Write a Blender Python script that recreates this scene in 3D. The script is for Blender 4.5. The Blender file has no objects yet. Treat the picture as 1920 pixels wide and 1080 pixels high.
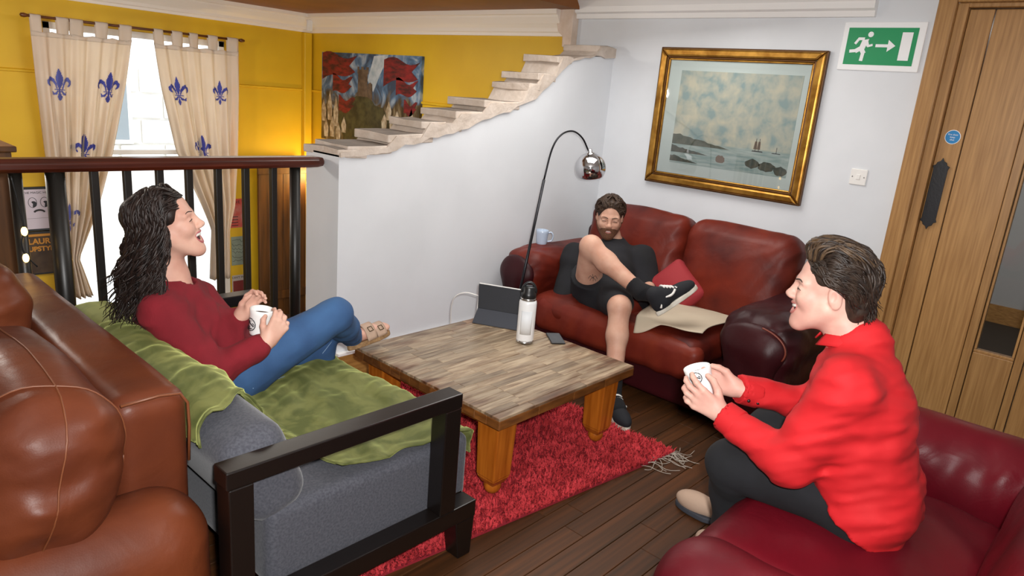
import bpy, bmesh, math, random
import numpy as np
from mathutils import Vector, Matrix

random.seed(7); RNG = np.random.default_rng(7)
SC = bpy.context.scene
COL = SC.collection

# ------------------------------------------------------------------ camera
F_PX = 1311.64                       # focal length in pixels of the 1920x1080 frame
CAM = np.array([0.0, 0.0, 1.60])
RC = np.array([[0.68007051, -0.14149854, 0.7193624],
               [-0.72847311, -0.24103171, 0.64127267],
               [0.08265, -0.9601468, -0.26699644]])   # world <- camera (x right, y down, z forward)
cd = bpy.data.cameras.new('camera'); co = bpy.data.objects.new('camera', cd); COL.objects.link(co)
cd.sensor_width = 36.0; cd.lens = F_PX / 1920 * 36.0; cd.clip_start = 0.05
M4 = Matrix.Identity(4)
for i in range(3):
    M4[i][0] = RC[i, 0]; M4[i][1] = -RC[i, 1]; M4[i][2] = -RC[i, 2]; M4[i][3] = CAM[i]
co.matrix_world = M4
SC.camera = co

# ------------------------------------------------------------------ world, lights, exposure
w = bpy.data.worlds.new('overcast_sky'); SC.world = w; w.use_nodes = True
w.node_tree.nodes['Background'].inputs[0].default_value = (0.90, 0.95, 1.0, 1)
w.node_tree.nodes['Background'].inputs[1].default_value = 3.0

def light(name, kind, loc, energy, color=(1, 1, 1), size=0.1, aim=None, spread=None, sizey=None):
    d = bpy.data.lights.new(name, kind); d.energy = energy; d.color = color
    if kind == 'AREA':
        d.size = size
        if sizey: d.shape = 'RECTANGLE'; d.size_y = sizey
        if spread: d.spread = math.radians(spread)
    elif kind == 'SPOT':
        d.shadow_soft_size = size; d.spot_size = math.radians(spread or 110); d.spot_blend = 0.6
    else:
        d.shadow_soft_size = size
    o = bpy.data.objects.new(name, d); COL.objects.link(o); o.location = loc
    if aim is not None:
        v = Vector(aim) - Vector(loc); o.rotation_euler = v.to_track_quat('-Z', 'Y').to_euler()
    return o
FWD = RC @ np.array([0, 0, 1.0]); RIGHT = RC @ np.array([1.0, 0, 0]); UP = RC @ np.array([0, -1.0, 0])
fl = CAM + RIGHT * 0.06 + UP * 0.07
light('camera_flash', 'AREA', tuple(fl), 74, (1.0, 0.985, 0.97), 0.06, aim=tuple(fl + FWD * 3 + UP * 0.25))
light('ceiling_fill_light', 'AREA', (2.9, 2.1, 2.28), 36, (1.0, 0.97, 0.93), 1.2, aim=(2.6, 1.9, 0), sizey=1.6)  # added fill below the ceiling to brighten the far walls, no fixture
light('ceiling_fill_light', 'AREA', (0.2, 0.5, 2.28), 5, (1.0, 0.96, 0.90), 1.0, aim=(0.3, 0.6, 0), sizey=1.0)  # weak added fill above the camera, no fixture either
light('yellow_room_fill_light', 'AREA', (2.7, 5.0, 2.15), 26, (1.0, 0.95, 0.86), 1.2, aim=(2.7, 5.0, 0), sizey=1.2)  # added fill for the yellow room, stands for no actual lamp
light('yellow_room_fill_light', 'POINT', (0.45, 4.9, 1.75), 60, (1.0, 0.95, 0.87), 0.12)  # unseen fill, added left of the view to lift the cornice

vs = SC.view_settings
vs.view_transform = 'Standard'; vs.look = 'None'; vs.gamma = 1.0; vs.use_curve_mapping = False
vs.exposure = 0.06
try:
    SC.cycles.use_denoising = True
    SC.cycles.max_bounces = 8
    SC.cycles.transparent_max_bounces = 8
    SC.cycles.caustics_reflective = False; SC.cycles.caustics_refractive = False
    SC.cycles.sample_clamp_indirect = 6.0
except Exception:
    pass

# ------------------------------------------------------------------ pixel helpers (a pixel gives only a direction)
def wray(p):
    return RC @ np.array([p[0] - 960.0, p[1] - 540.0, F_PX])
def atz(px, py, z): d = wray((px, py)); return CAM + d * ((z - CAM[2]) / d[2])
def atx(px, py, x): d = wray((px, py)); return CAM + d * (x / d[0])
def aty(px, py, y): d = wray((px, py)); return CAM + d * (y / d[1])
def atd(px, py, D): d = wray((px, py)); return CAM + d * (D / math.hypot(d[0], d[1]))

# ------------------------------------------------------------------ materials
def L(c):
    if isinstance(c, str):
        c = c.lstrip('#'); c = tuple(int(c[i:i + 2], 16) for i in (0, 2, 4))
    out = []
    for v in c[:3]:
        v = v / 255.0
        out.append(v / 12.92 if v <= 0.04045 else ((v + 0.055) / 1.055) ** 2.4)
    return tuple(out) + (1.0,)

def nd(nt, t, **kw):
    n = nt.nodes.new(t)
    for k, v in kw.items():
        if k in ('inp',):
            for a, b in v.items(): n.inputs[a].default_value = b
        else: setattr(n, k, v)
    return n

MATS = {}
def mat(name, col, rough=0.5, metal=0.0, spec=0.5, col2=None, nscale=6.0, ndetail=4.0, stretch=(1, 1, 1), lo=0.35, hi=0.65,
        bump=0.0, bscale=80.0, bdetail=3.0, bdist=0.002, bstretch=None, coat=0.0, sheen=0.0, objrand=0.0, emit=None, estr=0.0,
        voronoi=False, sss=0.0, trans=0.0, alpha=1.0, rough2=None):
    m = bpy.data.materials.new(name); m.use_nodes = True; nt = m.node_tree
    b = nt.nodes['Principled BSDF']; ln = nt.links.new
    b.inputs['Base Color'].default_value = L(col); b.inputs['Roughness'].default_value = rough
    b.inputs['Metallic'].default_value = metal; b.inputs['Specular IOR Level'].default_value = spec
    b.inputs['Coat Weight'].default_value = coat; b.inputs['Coat Roughness'].default_value = 0.15
    b.inputs['Sheen Weight'].default_value = sheen; b.inputs['Sheen Roughness'].default_value = 0.4
    if sss: b.inputs['Subsurface Weight'].default_value = sss; b.inputs['Subsurface Radius'].default_value = (0.012, 0.004, 0.002); b.inputs['Subsurface Scale'].default_value = 1.0
    if trans: b.inputs['Transmission Weight'].default_value = trans
    if emit: b.inputs['Emission Color'].default_value = L(emit); b.inputs['Emission Strength'].default_value = estr
    tc = nd(nt, 'ShaderNodeTexCoord')
    colsock = None
    if col2:
        mp = nd(nt, 'ShaderNodeMapping'); mp.inputs['Scale'].default_value = stretch
        ln(tc.outputs['Object'], mp.inputs['Vector'])
        vec = mp.outputs['Vector']
        if objrand:
            oi = nd(nt, 'ShaderNodeObjectInfo'); mu = nd(nt, 'ShaderNodeVectorMath', operation='SCALE'); 
            cb = nd(nt, 'ShaderNodeCombineXYZ')
            for k in range(3): ln(oi.outputs['Random'], cb.inputs[k])
            mu.inputs['Scale'].default_value = 37.0; ln(cb.outputs[0], mu.inputs[0])
            ad = nd(nt, 'ShaderNodeVectorMath', operation='ADD'); ln(vec, ad.inputs[0]); ln(mu.outputs[0], ad.inputs[1]); vec = ad.outputs[0]
        if voronoi:
            tx = nd(nt, 'ShaderNodeTexVoronoi'); tx.inputs['Scale'].default_value = nscale; ln(vec, tx.inputs['Vector']); fac = tx.outputs['Distance']
        else:
            tx = nd(nt, 'ShaderNodeTexNoise'); tx.inputs['Scale'].default_value = nscale; tx.inputs['Detail'].default_value = ndetail
            ln(vec, tx.inputs['Vector']); fac = tx.outputs['Fac']
        rp = nd(nt, 'ShaderNodeValToRGB'); rp.color_ramp.elements[0].position = lo; rp.color_ramp.elements[1].position = hi
        rp.color_ramp.elements[0].color = L(col); rp.color_ramp.elements[1].color = L(col2)
        ln(fac, rp.inputs['Fac']); colsock = rp.outputs['Color']
        if rough2 is not None:
            mr = nd(nt, 'ShaderNodeMapRange'); mr.inputs['From Min'].default_value = lo; mr.inputs['From Max'].default_value = hi
            mr.inputs['To Min'].default_value = rough; mr.inputs['To Max'].default_value = rough2
            ln(fac, mr.inputs['Value']); ln(mr.outputs[0], b.inputs['Roughness'])
    if objrand:
        oi = nd(nt, 'ShaderNodeObjectInfo'); hs = nd(nt, 'ShaderNodeHueSaturation')
        mr = nd(nt, 'ShaderNodeMapRange'); mr.inputs['To Min'].default_value = 1 - objrand; mr.inputs['To Max'].default_value = 1 + objrand
        ln(oi.outputs['Random'], mr.inputs['Value']); ln(mr.outputs[0], hs.inputs['Value'])
        if colsock: ln(colsock, hs.inputs['Color'])
        else: hs.inputs['Color'].default_value = L(col)
        colsock = hs.outputs['Color']
    if colsock: ln(colsock, b.inputs['Base Color'])
    if bump:
        tn = nd(nt, 'ShaderNodeTexNoise'); tn.inputs['Scale'].default_value = bscale; tn.inputs['Detail'].default_value = bdetail
        mp2 = nd(nt, 'ShaderNodeMapping'); mp2.inputs['Scale'].default_value = bstretch or (1, 1, 1)
        ln(tc.outputs['Object'], mp2.inputs['Vector']); ln(mp2.outputs[0], tn.inputs['Vector'])
        bp = nd(nt, 'ShaderNodeBump'); bp.inputs['Strength'].default_value = bump; bp.inputs['Distance'].default_value = bdist
        ln(tn.outputs['Fac'], bp.inputs['Height']); ln(bp.outputs[0], b.inputs['Normal'])
    MATS[name] = m
    return m

def leather(name, c1, c2, rough=0.38, nscale=3.0):
    """worn leather: patchy colour, fine grain and soft creases"""
    m = mat(name, c1, rough=rough, col2=c2, nscale=nscale, ndetail=6, spec=0.25, lo=0.3, hi=0.7, rough2=rough + 0.16)
    nt = m.node_tree; ln = nt.links.new; b = nt.nodes['Principled BSDF']; tc = nt.nodes['Texture Coordinate']
    v = nd(nt, 'ShaderNodeTexVoronoi'); v.inputs['Scale'].default_value = 260; ln(tc.outputs['Object'], v.inputs['Vector'])
    n = nd(nt, 'ShaderNodeTexNoise'); n.inputs['Scale'].default_value = 7; n.inputs['Detail'].default_value = 3; n.inputs['Distortion'].default_value = .8
    ln(tc.outputs['Object'], n.inputs['Vector'])
    b1 = nd(nt, 'ShaderNodeBump'); b1.inputs['Strength'].default_value = 0.12; b1.inputs['Distance'].default_value = 0.001
    b2 = nd(nt, 'ShaderNodeBump'); b2.inputs['Strength'].default_value = 0.35; b2.inputs['Distance'].default_value = 0.012
    ln(n.outputs['Fac'], b2.inputs['Height']); ln(v.outputs['Distance'], b1.inputs['Height'])
    ln(b2.outputs[0], b1.inputs['Normal']); ln(b1.outputs[0], b.inputs['Normal'])
    return m

# ------------------------------------------------------------------ object helpers
def tag(o, label=None, cat=None, group=None, kind=None):
    if label: o['label'] = label
    if cat: o['category'] = cat
    if group: o['group'] = group
    if kind: o['kind'] = kind
    return o
def thing(name, label, cat, loc=(0, 0, 0), group=None):
    o = bpy.data.objects.new(name, None); COL.objects.link(o); o.location = loc; o.empty_display_size = 0.1
    return tag(o, label, cat, group)
WLOC = {}
def wloc(o):
    p = np.zeros(3)
    while o is not None: p = p + np.array(o.location); o = o.parent
    return p

class G:
    """collects polygons in world coordinates"""
    def __init__(s): s.v = []; s.f = []
    def add(s, V, Fc):
        n = len(s.v); s.v += [tuple(float(c) for c in p) for p in V]; s.f += [tuple(i + n for i in q) for q in Fc]; return s
    def box(s, lo, hi, jit=0.0):
        x0, y0, z0 = lo; x1, y1, z1 = hi
        V = [(x0, y0, z0), (x1, y0, z0), (x1, y1, z0), (x0, y1, z0), (x0, y0, z1), (x1, y0, z1), (x1, y1, z1), (x0, y1, z1)]
        if jit: V = [tuple(c + random.uniform(-jit, jit) for c in p) for p in V]
        return s.add(V, [(0, 3, 2, 1), (4, 5, 6, 7), (0, 1, 5, 4), (1, 2, 6, 5), (2, 3, 7, 6), (3, 0, 4, 7)])
    def hexa(s, bot, top):
        return s.add(list(bot) + list(top), [(0, 3, 2, 1), (4, 5, 6, 7), (0, 1, 5, 4), (1, 2, 6, 5), (2, 3, 7, 6), (3, 0, 4, 7)])
    def bar(s, a, b, wd, ht, up=(0, 0, 1)):
        a = np.array(a, float); b = np.array(b, float); d = b - a; d /= np.linalg.norm(d)
        r = np.cross(d, up); r /= np.linalg.norm(r); u = np.cross(r, d)
        q = lambda p: [p - r * wd / 2 - u * ht / 2, p + r * wd / 2 - u * ht / 2, p + r * wd / 2 + u * ht / 2, p - r * wd / 2 + u * ht / 2]
        return s.add(q(a) + q(b), [(0, 1, 2, 3), (7, 6, 5, 4), (0, 4, 5, 1), (1, 5, 6, 2), (2, 6, 7, 3), (3, 7, 4, 0)])
    def tube(s, pts, rad, n=8, flat=1.0, up=(0, 0, 1)):
        pts = np.array(pts, float); m = len(pts)
        rad = np.full(m, rad) if np.isscalar(rad) else np.array(rad, float)
        T = np.gradient(pts, axis=0); T /= np.linalg.norm(T, axis=1)[:, None] + 1e-12
        u = np.cross(T[0], up)
        if np.linalg.norm(u) < 1e-4: u = np.cross(T[0], (1, 0, 0.3))
        u /= np.linalg.norm(u); V = []; a = np.linspace(0, 2 * math.pi, n, endpoint=False)
        for i in range(m):
            u = u - T[i] * np.dot(u, T[i]); u /= np.linalg.norm(u) + 1e-12; vv = np.cross(T[i], u)
            V += list(pts[i] + rad[i] * (np.cos(a)[:, None] * u + flat * np.sin(a)[:, None] * vv))
        Fc = [(i * n + j, i * n + (j + 1) % n, (i + 1) * n + (j + 1) % n, (i + 1) * n + j) for i in range(m - 1) for j in range(n)]
        Fc.append(tuple(range(n - 1, -1, -1))); Fc.append(tuple((m - 1) * n + j for j in range(n)))
        return s.add(V, Fc)
    def lathe(s, prof, c, n=32, ax=None):
        ax = np.eye(3) if ax is None else np.array(ax); c = np.array(c, float); V = []
        for r, z in prof:
            for j in range(n):
                t = 2 * math.pi * j / n; V.append(c + ax @ np.array([r * math.cos(t), r * math.sin(t), z]))
        m = len(prof)
        Fc = [(i * n + j, i * n + (j + 1) % n, (i + 1) * n + (j + 1) % n, (i + 1) * n + j) for i in range(m - 1) for j in range(n)]
        if prof[0][0] > 1e-4: Fc.append(tuple(range(n - 1, -1, -1)))
        if prof[-1][0] > 1e-4: Fc.append(tuple((m - 1) * n + j for j in range(n)))
        return s.add(V, Fc)
    def grid(s, fn, nu, nv, thick=0.0):
        """surface fn(u,v)->point, u,v in 0..1; optional thickness along the normal"""
        P = np.array([[fn(i / (nu - 1), j / (nv - 1)) for j in range(nv)] for i in range(nu)], float)
        idx = lambda i, j: i * nv + j
        Fc = [(idx(i, j), idx(i + 1, j), idx(i + 1, j + 1), idx(i, j + 1)) for i in range(nu - 1) for j in range(nv - 1)]
        if not thick: return s.add(P.reshape(-1, 3), Fc)
        du = np.gradient(P, axis=0); dv = np.gradient(P, axis=1); N = np.cross(du, dv); N /= np.linalg.norm(N, axis=2)[..., None] + 1e-12
        Q = P - N * thick; k = nu * nv
        F2 = [tuple(k + a for a in q[::-1]) for q in Fc]
        ring = [idx(i, 0) for i in range(nu)] + [idx(nu - 1, j) for j in range(1, nv)] + [idx(i, nv - 1) for i in range(nu - 2, -1, -1)] + [idx(0, j) for j in range(nv - 2, 0, -1)]
        F3 = [(ring[(i + 1) % len(ring)], ring[i], ring[i] + k, ring[(i + 1) % len(ring)] + k) for i in range(len(ring))]
        return s.add(np.concatenate([P.reshape(-1, 3), Q.reshape(-1, 3)]), Fc + F2 + F3)
    def prism(s, poly, o, u, v, t):
        """2-D polygon in the frame (o; u, v), extruded by t along u x v"""
        o = np.array(o, float); u = np.array(u, float); v = np.array(v, float); w_ = np.cross(u, v); w_ /= np.linalg.norm(w_)
        A = [o + u * a + v * b for a, b in poly]; B = [p + w_ * t for p in A]; n = len(A)
        return s.add(A + B, [tuple(range(n - 1, -1, -1)), tuple(range(n, 2 * n))] + [(i, (i + 1) % n, n + (i + 1) % n, n + i) for i in range(n)])
    def build(s, name, m=None, parent=None, smooth=False, bevel=0.0, loc=None, seg=2, fix=False):
        off = wloc(parent) if parent is not None else np.array(loc if loc is not None else (0, 0, 0), float)
        me = bpy.data.meshes.new(name); me.from_pydata([tuple(np.array(p) - off) for p in s.v], [], s.f)
        if fix:
            b = bmesh.new(); b.from_mesh(me); bmesh.ops.recalc_face_normals(b, faces=b.faces); b.to_mesh(me); b.free()
        return finish(name, me, m, parent, smooth, bevel, loc, seg)

def finish(name, me, m, parent, smooth, bevel=0.0, loc=None, seg=2):
    me.update()
    o = bpy.data.objects.new(name, me); COL.objects.link(o)
    if parent is not None: o.parent = parent
    elif loc is not None: o.location = tuple(loc)
    if m is not None: me.materials.append(m if not isinstance(m, str) else MATS[m])
    if smooth: me.polygons.foreach_set('use_smooth', [True] * len(me.polygons))
    if bevel:
        md = o.modifiers.new('bevel', 'BEVEL'); md.width = bevel; md.segments = seg; md.limit_method = 'ANGLE'; md.angle_limit = math.radians(40)
        if smooth is None or smooth is False: me.polygons.foreach_set('use_smooth', [False] * len(me.polygons))
    return o
def struct(o): o['kind'] = 'structure'; return o

# ------------------------------------------------------------------ signed-distance modelling (bodies, clothes, upholstery)
def rot(ax, deg):
    return np.array(Matrix.Rotation(math.radians(deg), 3, ax))
def frame(fwd, up):
    f = np.array(fwd, float); f /= np.linalg.norm(f); u = np.array(up, float); l = np.cross(u, f); l /= np.linalg.norm(l); u = np.cross(f, l)
    return np.array([f, l, u]).T            # columns: forward, left, up

class S:
    def __init__(s): s.ops = []; s.post = []
    def _p(s, fn, lo, hi, k, sub): s.ops.append((fn, np.array(lo), np.array(hi), k, sub)); return s
    def cone(s, a, b, ra, rb=None, k=0.02, sub=False, flat=False):
        a = np.array(a, float); b = np.array(b, float); rb = ra if rb is None else rb; d = b - a; L2 = max(d @ d, 1e-9); ln_ = math.sqrt(L2)
        def fn(X, Y, Z):
            px, py, pz = X - a[0], Y - a[1], Z - a[2]
            t = (px * d[0] + py * d[1] + pz * d[2]) / L2; tc = np.clip(t, 0, 1)
            e = np.sqrt((px - tc * d[0]) ** 2 + (py - tc * d[1]) ** 2 + (pz - tc * d[2]) ** 2) - (ra + (rb - ra) * tc)
            if flat: e = np.maximum(e, np.maximum(-t, t - 1) * ln_)
            return e
        m = max(ra, rb); return s._p(fn, np.minimum(a, b) - m, np.maximum(a, b) + m, k, sub)
    def chain(s, pts, rads, k=0.02):
        for i in range(len(pts) - 1): s.cone(pts[i], pts[i + 1], rads[i], rads[i + 1], k)
        return s
    def ell(s, c, r, M=None, k=0.02, sub=False):
        c = np.array(c, float); r = np.array(r, float); M = np.eye(3) if M is None else np.array(M); rm = r.max()
        def fn(X, Y, Z):
            dx, dy, dz = X - c[0], Y - c[1], Z - c[2]
            q = [(dx * M[0, i] + dy * M[1, i] + dz * M[2, i]) for i in range(3)]
            k0 = np.sqrt(sum((q[i] / r[i]) ** 2 for i in range(3))); k1 = np.sqrt(sum((q[i] / r[i] ** 2) ** 2 for i in range(3))) + 1e-9
            return np.where(k0 < 1e-3, -r.min(), k0 * (k0 - 1) / k1)
        return s._p(fn, c - rm, c + rm, k, sub)
    def rbox(s, c, half, rad, M=None, k=0.02, sub=False, bulge=(0, 0, 0)):
        c = np.array(c, float); hf = np.array(half, float); M = np.eye(3) if M is None else np.array(M); R_ = np.linalg.norm(hf + np.abs(bulge)) + .02
        def fn(X, Y, Z):
            dx, dy, dz = X - c[0], Y - c[1], Z - c[2]
            q = [(dx * M[0, i] + dy * M[1, i] + dz * M[2, i]) for i in range(3)]
            h = []
            for i in range(3):
                j, l = (i + 1) % 3, (i + 2) % 3
                h.append(hf[i] + bulge[i] * np.clip(1 - (q[j] / hf[j]) ** 2, 0, 1) * np.clip(1 - (q[l] / hf[l]) ** 2, 0, 1))
            e = [np.abs(q[i]) - (h[i] - rad) for i in range(3)]
            return np.sqrt(sum(np.maximum(t, 0) ** 2 for t in e)) + np.minimum(np.maximum(np.maximum(e[0], e[1]), e[2]), 0) - rad
        return s._p(fn, c - R_, c + R_, k, sub)
    def cut(s, pt, n):
        pt = np.array(pt, float); n = np.array(n, float); n /= np.linalg.norm(n)
        s.post.append(('cut', pt, n)); return s
    def warp(s, fn): s.post.append(('warp', fn)); return s
    def value(s, P):
        """field value at points (n,3), smooth unions and cuts in order"""
        X, Y, Z = P[:, 0], P[:, 1], P[:, 2]; v = np.full(len(P), 1.0)
        for fn, l, h, k, sub in s.ops:
            d = fn(X, Y, Z); k = max(k, 1e-6)
            if sub: d = -d; hh = np.clip(.5 - .5 * (v - d) / k, 0, 1); v = v + (d - v) * hh + k * hh * (1 - hh)
            else: hh = np.clip(.5 + .5 * (v - d) / k, 0, 1); v = v + (d - v) * hh - k * hh * (1 - hh)
        return v
    def bounds(s):
        A = [o for o in s.ops if not o[4]]
        return np.min([o[1] for o in A], axis=0), np.max([o[2] for o in A], axis=0)
    def mesh(s, res, fine=(), bound=None):
        lo, hi = bound if bound else s.bounds(); lo = np.array(lo) - 0.03; hi = np.array(hi) + 0.03
        axes = []
        for i in range(3):
            segs = [(f[0][i], f[1][i], f[2]) for f in fine]; x = lo[i]; out = [x]
            while x < hi[i]:
                st = res
                for a, b, r_ in segs:
                    if a - st <= x <= b: st = min(st, r_)
                x += st; out.append(x)
            axes.append(np.array(out, np.float32))
        A, B, C = axes; vol = np.full((len(A), len(B), len(C)), 1.0, np.float32)
        for fn, l, h, k, sub in s.ops:
            pad = k + 3 * res
            sl = [slice(max(0, np.searchsorted(axes[i], l[i] - pad) - 1), np.searchsorted(axes[i], h[i] + pad) + 1) for i in range(3)]
            if any(q.stop - q.start < 1 for q in sl): continue
            d = fn(A[sl[0]][:, None, None], B[sl[1]][None, :, None], C[sl[2]][None, None, :]).astype(np.float32)
            v = vol[sl[0], sl[1], sl[2]]
            if sub:
                d = -d
                if k > 0:
                    hh = np.clip(0.5 - 0.5 * (v - d) / k, 0, 1); vol[sl[0], sl[1], sl[2]] = v + (d - v) * hh + k * hh * (1 - hh)
                else: vol[sl[0], sl[1], sl[2]] = np.maximum(v, d)
            else:
                if k > 0:
                    hh = np.clip(0.5 + 0.5 * (v - d) / k, 0, 1); vol[sl[0], sl[1], sl[2]] = v + (d - v) * hh - k * hh * (1 - hh)
                else: vol[sl[0], sl[1], sl[2]] = np.minimum(v, d)
        X, Y, Z = A[:, None, None], B[None, :, None], C[None, None, :]
        for p in s.post:
            if p[0] == 'cut': vol = np.maximum(vol, ((X - p[1][0]) * p[2][0] + (Y - p[1][1]) * p[2][1] + (Z - p[1][2]) * p[2][2]).astype(np.float32))
            else:
                i, j, k_ = np.nonzero(np.abs(vol) < 0.06)
                vol[i, j, k_] += p[1](A[i], B[j], C[k_]).astype(np.float32)
        return nets(vol, axes)
    def build(s, name, m, parent=None, res=0.008, fine=(), bound=None, loc=None):
        V, Q = s.mesh(res, fine, bound)
        off = wloc(parent) if parent is not None else np.array(loc if loc is not None else (0, 0, 0), float)
        me = npmesh(name, V - off, Q)
        return finish(name, me, m, parent, True, 0, loc)

def npmesh(name, V, Q):
    me = bpy.data.meshes.new(name); me.vertices.add(len(V)); me.vertices.foreach_set('co', np.asarray(V, np.float32).ravel())
    me.loops.add(Q.size); me.loops.foreach_set('vertex_index', np.asarray(Q, np.int32).ravel())
    me.polygons.add(len(Q)); me.polygons.foreach_set('loop_start', np.arange(len(Q), dtype=np.int32) * Q.shape[1])
    try: me.polygons.foreach_set('loop_total', np.full(len(Q), Q.shape[1], np.int32))
    except Exception: pass
    me.update(calc_edges=True); me.validate()
    return me

def nets(vol, axes):
    """surface nets on a rectilinear grid"""
    ins = vol < 0; nx, ny, nz = vol.shape
    c = np.zeros((nx - 1, ny - 1, nz - 1), np.uint8)
    for a in (0, 1):
        for b in (0, 1):
            for d in (0, 1): c += ins[a:nx - 1 + a, b:ny - 1 + b, d:nz - 1 + d]
    act = (c > 0) & (c < 8); I, J, K = np.nonzero(act); n = len(I)
    idx = np.full(act.shape, -1, np.int32); idx[I, J, K] = np.arange(n)
    A, B, C = axes; cs = [(a, b, d) for a in (0, 1) for b in (0, 1) for d in (0, 1)]
    val = np.stack([vol[I + a, J + b, K + d] for a, b, d in cs], 1)
    pos = np.stack([np.stack([A[I + a], B[J + b], C[K + d]], 1) for a, b, d in cs], 1)
    acc = np.zeros((n, 3)); cnt = np.zeros(n)
    for p in range(8):
        for q in range(p + 1, 8):
            if sum(abs(cs[p][t] - cs[q][t]) for t in range(3)) != 1: continue
            m = (val[:, p] < 0) != (val[:, q] < 0); t = val[m, p] / (val[m, p] - val[m, q])
            acc[m] += pos[m, p] + t[:, None] * (pos[m, q] - pos[m, p]); cnt[m] += 1
    V = acc / np.maximum(cnt, 1)[:, None]; Q = []
    for ax in range(3):
        a = [slice(None)] * 3; b = [slice(None)] * 3; a[ax] = slice(0, -1); b[ax] = slice(1, None)
        A0 = ins[tuple(a)]; B0 = ins[tuple(b)]
        for flip, ch in ((False, A0 & ~B0), (True, ~A0 & B0)):
            i, j, k = np.nonzero(ch); o1, o2 = [(1, 2), (2, 0), (0, 1)][ax]
            P = np.stack([i, j, k], 1); ok = np.all([(P[:, t] > 0) & (P[:, t] < vol.shape[t] - 1) for t in (o1, o2)], axis=0); P = P[ok]
            e1 = np.zeros(3, int); e1[o1] = 1; e2 = np.zeros(3, int); e2[o2] = 1
            g = lambda W: idx[W[:, 0], W[:, 1], W[:, 2]]
            quad = np.stack([g(P - e1 - e2), g(P - e2), g(P), g(P - e1)], 1)
            Q.append(quad[:, ::-1] if flip else quad)
    Q = np.concatenate(Q); Q = Q[(Q >= 0).all(1)]
    return V, Q

def folds(amp, sc, seed=0, axis=None):
    """soft cloth folds: warped sine ridges"""
    r = np.random.default_rng(seed); ph = r.uniform(0, 6.28, 12); D = r.normal(size=(6, 3)); D /= np.linalg.norm(D, axis=1)[:, None]
    if axis is not None: D[0] = D[1] = np.array(axis) / np.linalg.norm(axis)
    def fn(X, Y, Z):
        w1 = np.sin((X * D[3, 0] + Y * D[3, 1] + Z * D[3, 2]) * sc * 0.55 + ph[3]) * 1.3
        w2 = np.sin((X * D[4, 0] + Y * D[4, 1] + Z * D[4, 2]) * sc * 0.8 + ph[4]) * 1.1
        a = np.sin((X * D[0, 0] + Y * D[0, 1] + Z * D[0, 2]) * sc + w1 + ph[0])
        b = np.sin((X * D[1, 0] + Y * D[1, 1] + Z * D[1, 2]) * sc * 1.7 + w2 + ph[1])
        c = np.sin((X * D[2, 0] + Y * D[2, 1] + Z * D[2, 2]) * sc * 0.6 + w2 + ph[2])
        return amp * (0.55 * a * np.abs(a) + 0.3 * b + 0.5 * c)
    return fn
# ================================================================== materials
mat('wall_white', '#dee1e5', 0.55, col2='#d8dbdf', nscale=2.5, bump=0.15, bscale=35, bdist=0.002)
mat('wall_yellow', '#deb520', 0.5, col2='#d2a71a', nscale=1.6, bump=0.2, bscale=40, bdist=0.002)
mat('ceiling_brown', '#8a5320', 0.55, col2='#7c4818', nscale=3)
mat('ceiling_white', '#e8e6e2', 0.7)
mat('trim_cream', '#f4ece2', 0.45)
mat('trim_white', '#f0eeec', 0.4)
mat('raw_plaster', '#d8c2ae', 0.85, col2='#e3d0c0', nscale=12, bump=0.5, bscale=25, bdist=0.01)
mat('stone', '#82776d', 0.8, col2='#6b6158', nscale=9, bump=0.5, bscale=30, bdist=0.006, objrand=0.12)
mat('mortar', '#cfc2b6', 0.85, col2='#bfb0a2', nscale=10, bump=0.7, bscale=22, bdist=0.012)
mat('plank', '#553117', 0.5, spec=0.3, col2='#34200f', nscale=5, ndetail=8, stretch=(0.25, 9, 1), bump=0.2, bscale=30, bstretch=(0.3, 9, 1), bdist=0.001, objrand=0.2, lo=0.3, hi=0.7)
mat('floor_gap', '#1a0f08', 0.8)
mat('lower_floor', '#5b4636', 0.6, col2='#463427', nscale=4)
mat('oak', '#b88c56', 0.38, col2='#94693a', nscale=4, ndetail=9, stretch=(3, 22, 0.9), bump=0.08, bscale=60, bstretch=(2, 12, .6), bdist=0.0008, lo=0.28, hi=0.74, objrand=0.08)
mat('oak_skirting', '#b58648', 0.4, col2='#8c6130', nscale=6, ndetail=8, stretch=(1, 4, 18), lo=0.3, hi=0.7)
mat('black_iron', '#15151a', 0.42, spec=0.5, bump=0.3, bscale=90, bdist=0.002)
mat('black_paint', '#16130f', 0.4, bump=0.05, bscale=60)
mat('mahogany', '#5a2413', 0.28, col2='#38150b', nscale=5, ndetail=7, stretch=(0.5, 12, 12), lo=0.3, hi=0.7)
mat('dark_timber', '#6a4219', 0.5, col2='#4a2c10', nscale=4, ndetail=8, stretch=(6, 6, 0.5))
mat('blue_sign', '#2a87c4', 0.35); mat('white_paint', '#f4f5f6', 0.4); mat('sign_green', '#16935a', 0.4); mat('print_ink', '#2b2b30', 0.6)
mat('clear_plastic', '#f2f2f2', 0.08)
mat('white_plastic', '#eceae6', 0.3)
mat('snowy_stone', '#dcdcda', 0.8, col2='#c9c9c8', nscale=2.5)
mat('window_frame', '#f3f1ec', 0.4)
def glass(name, tint=(1, 1, 1, 1), gl=0.06):
    m = bpy.data.materials.new(name); m.use_nodes = True; nt = m.node_tree; nt.nodes.remove(nt.nodes['Principled BSDF'])
    t = nd(nt, 'ShaderNodeBsdfTransparent'); t.inputs[0].default_value = tint; g = nd(nt, 'ShaderNodeBsdfGlossy'); g.inputs['Roughness'].default_value = 0.02
    fr = nd(nt, 'ShaderNodeFresnel'); fr.inputs[0].default_value = 1.45
    mx = nd(nt, 'ShaderNodeMixShader'); nt.links.new(fr.outputs[0], mx.inputs[0]); nt.links.new(t.outputs[0], mx.inputs[1]); nt.links.new(g.outputs[0], mx.inputs[2])
    nt.links.new(mx.outputs[0], nt.nodes['Material Output'].inputs[0]); MATS[name] = m; return m
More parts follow.
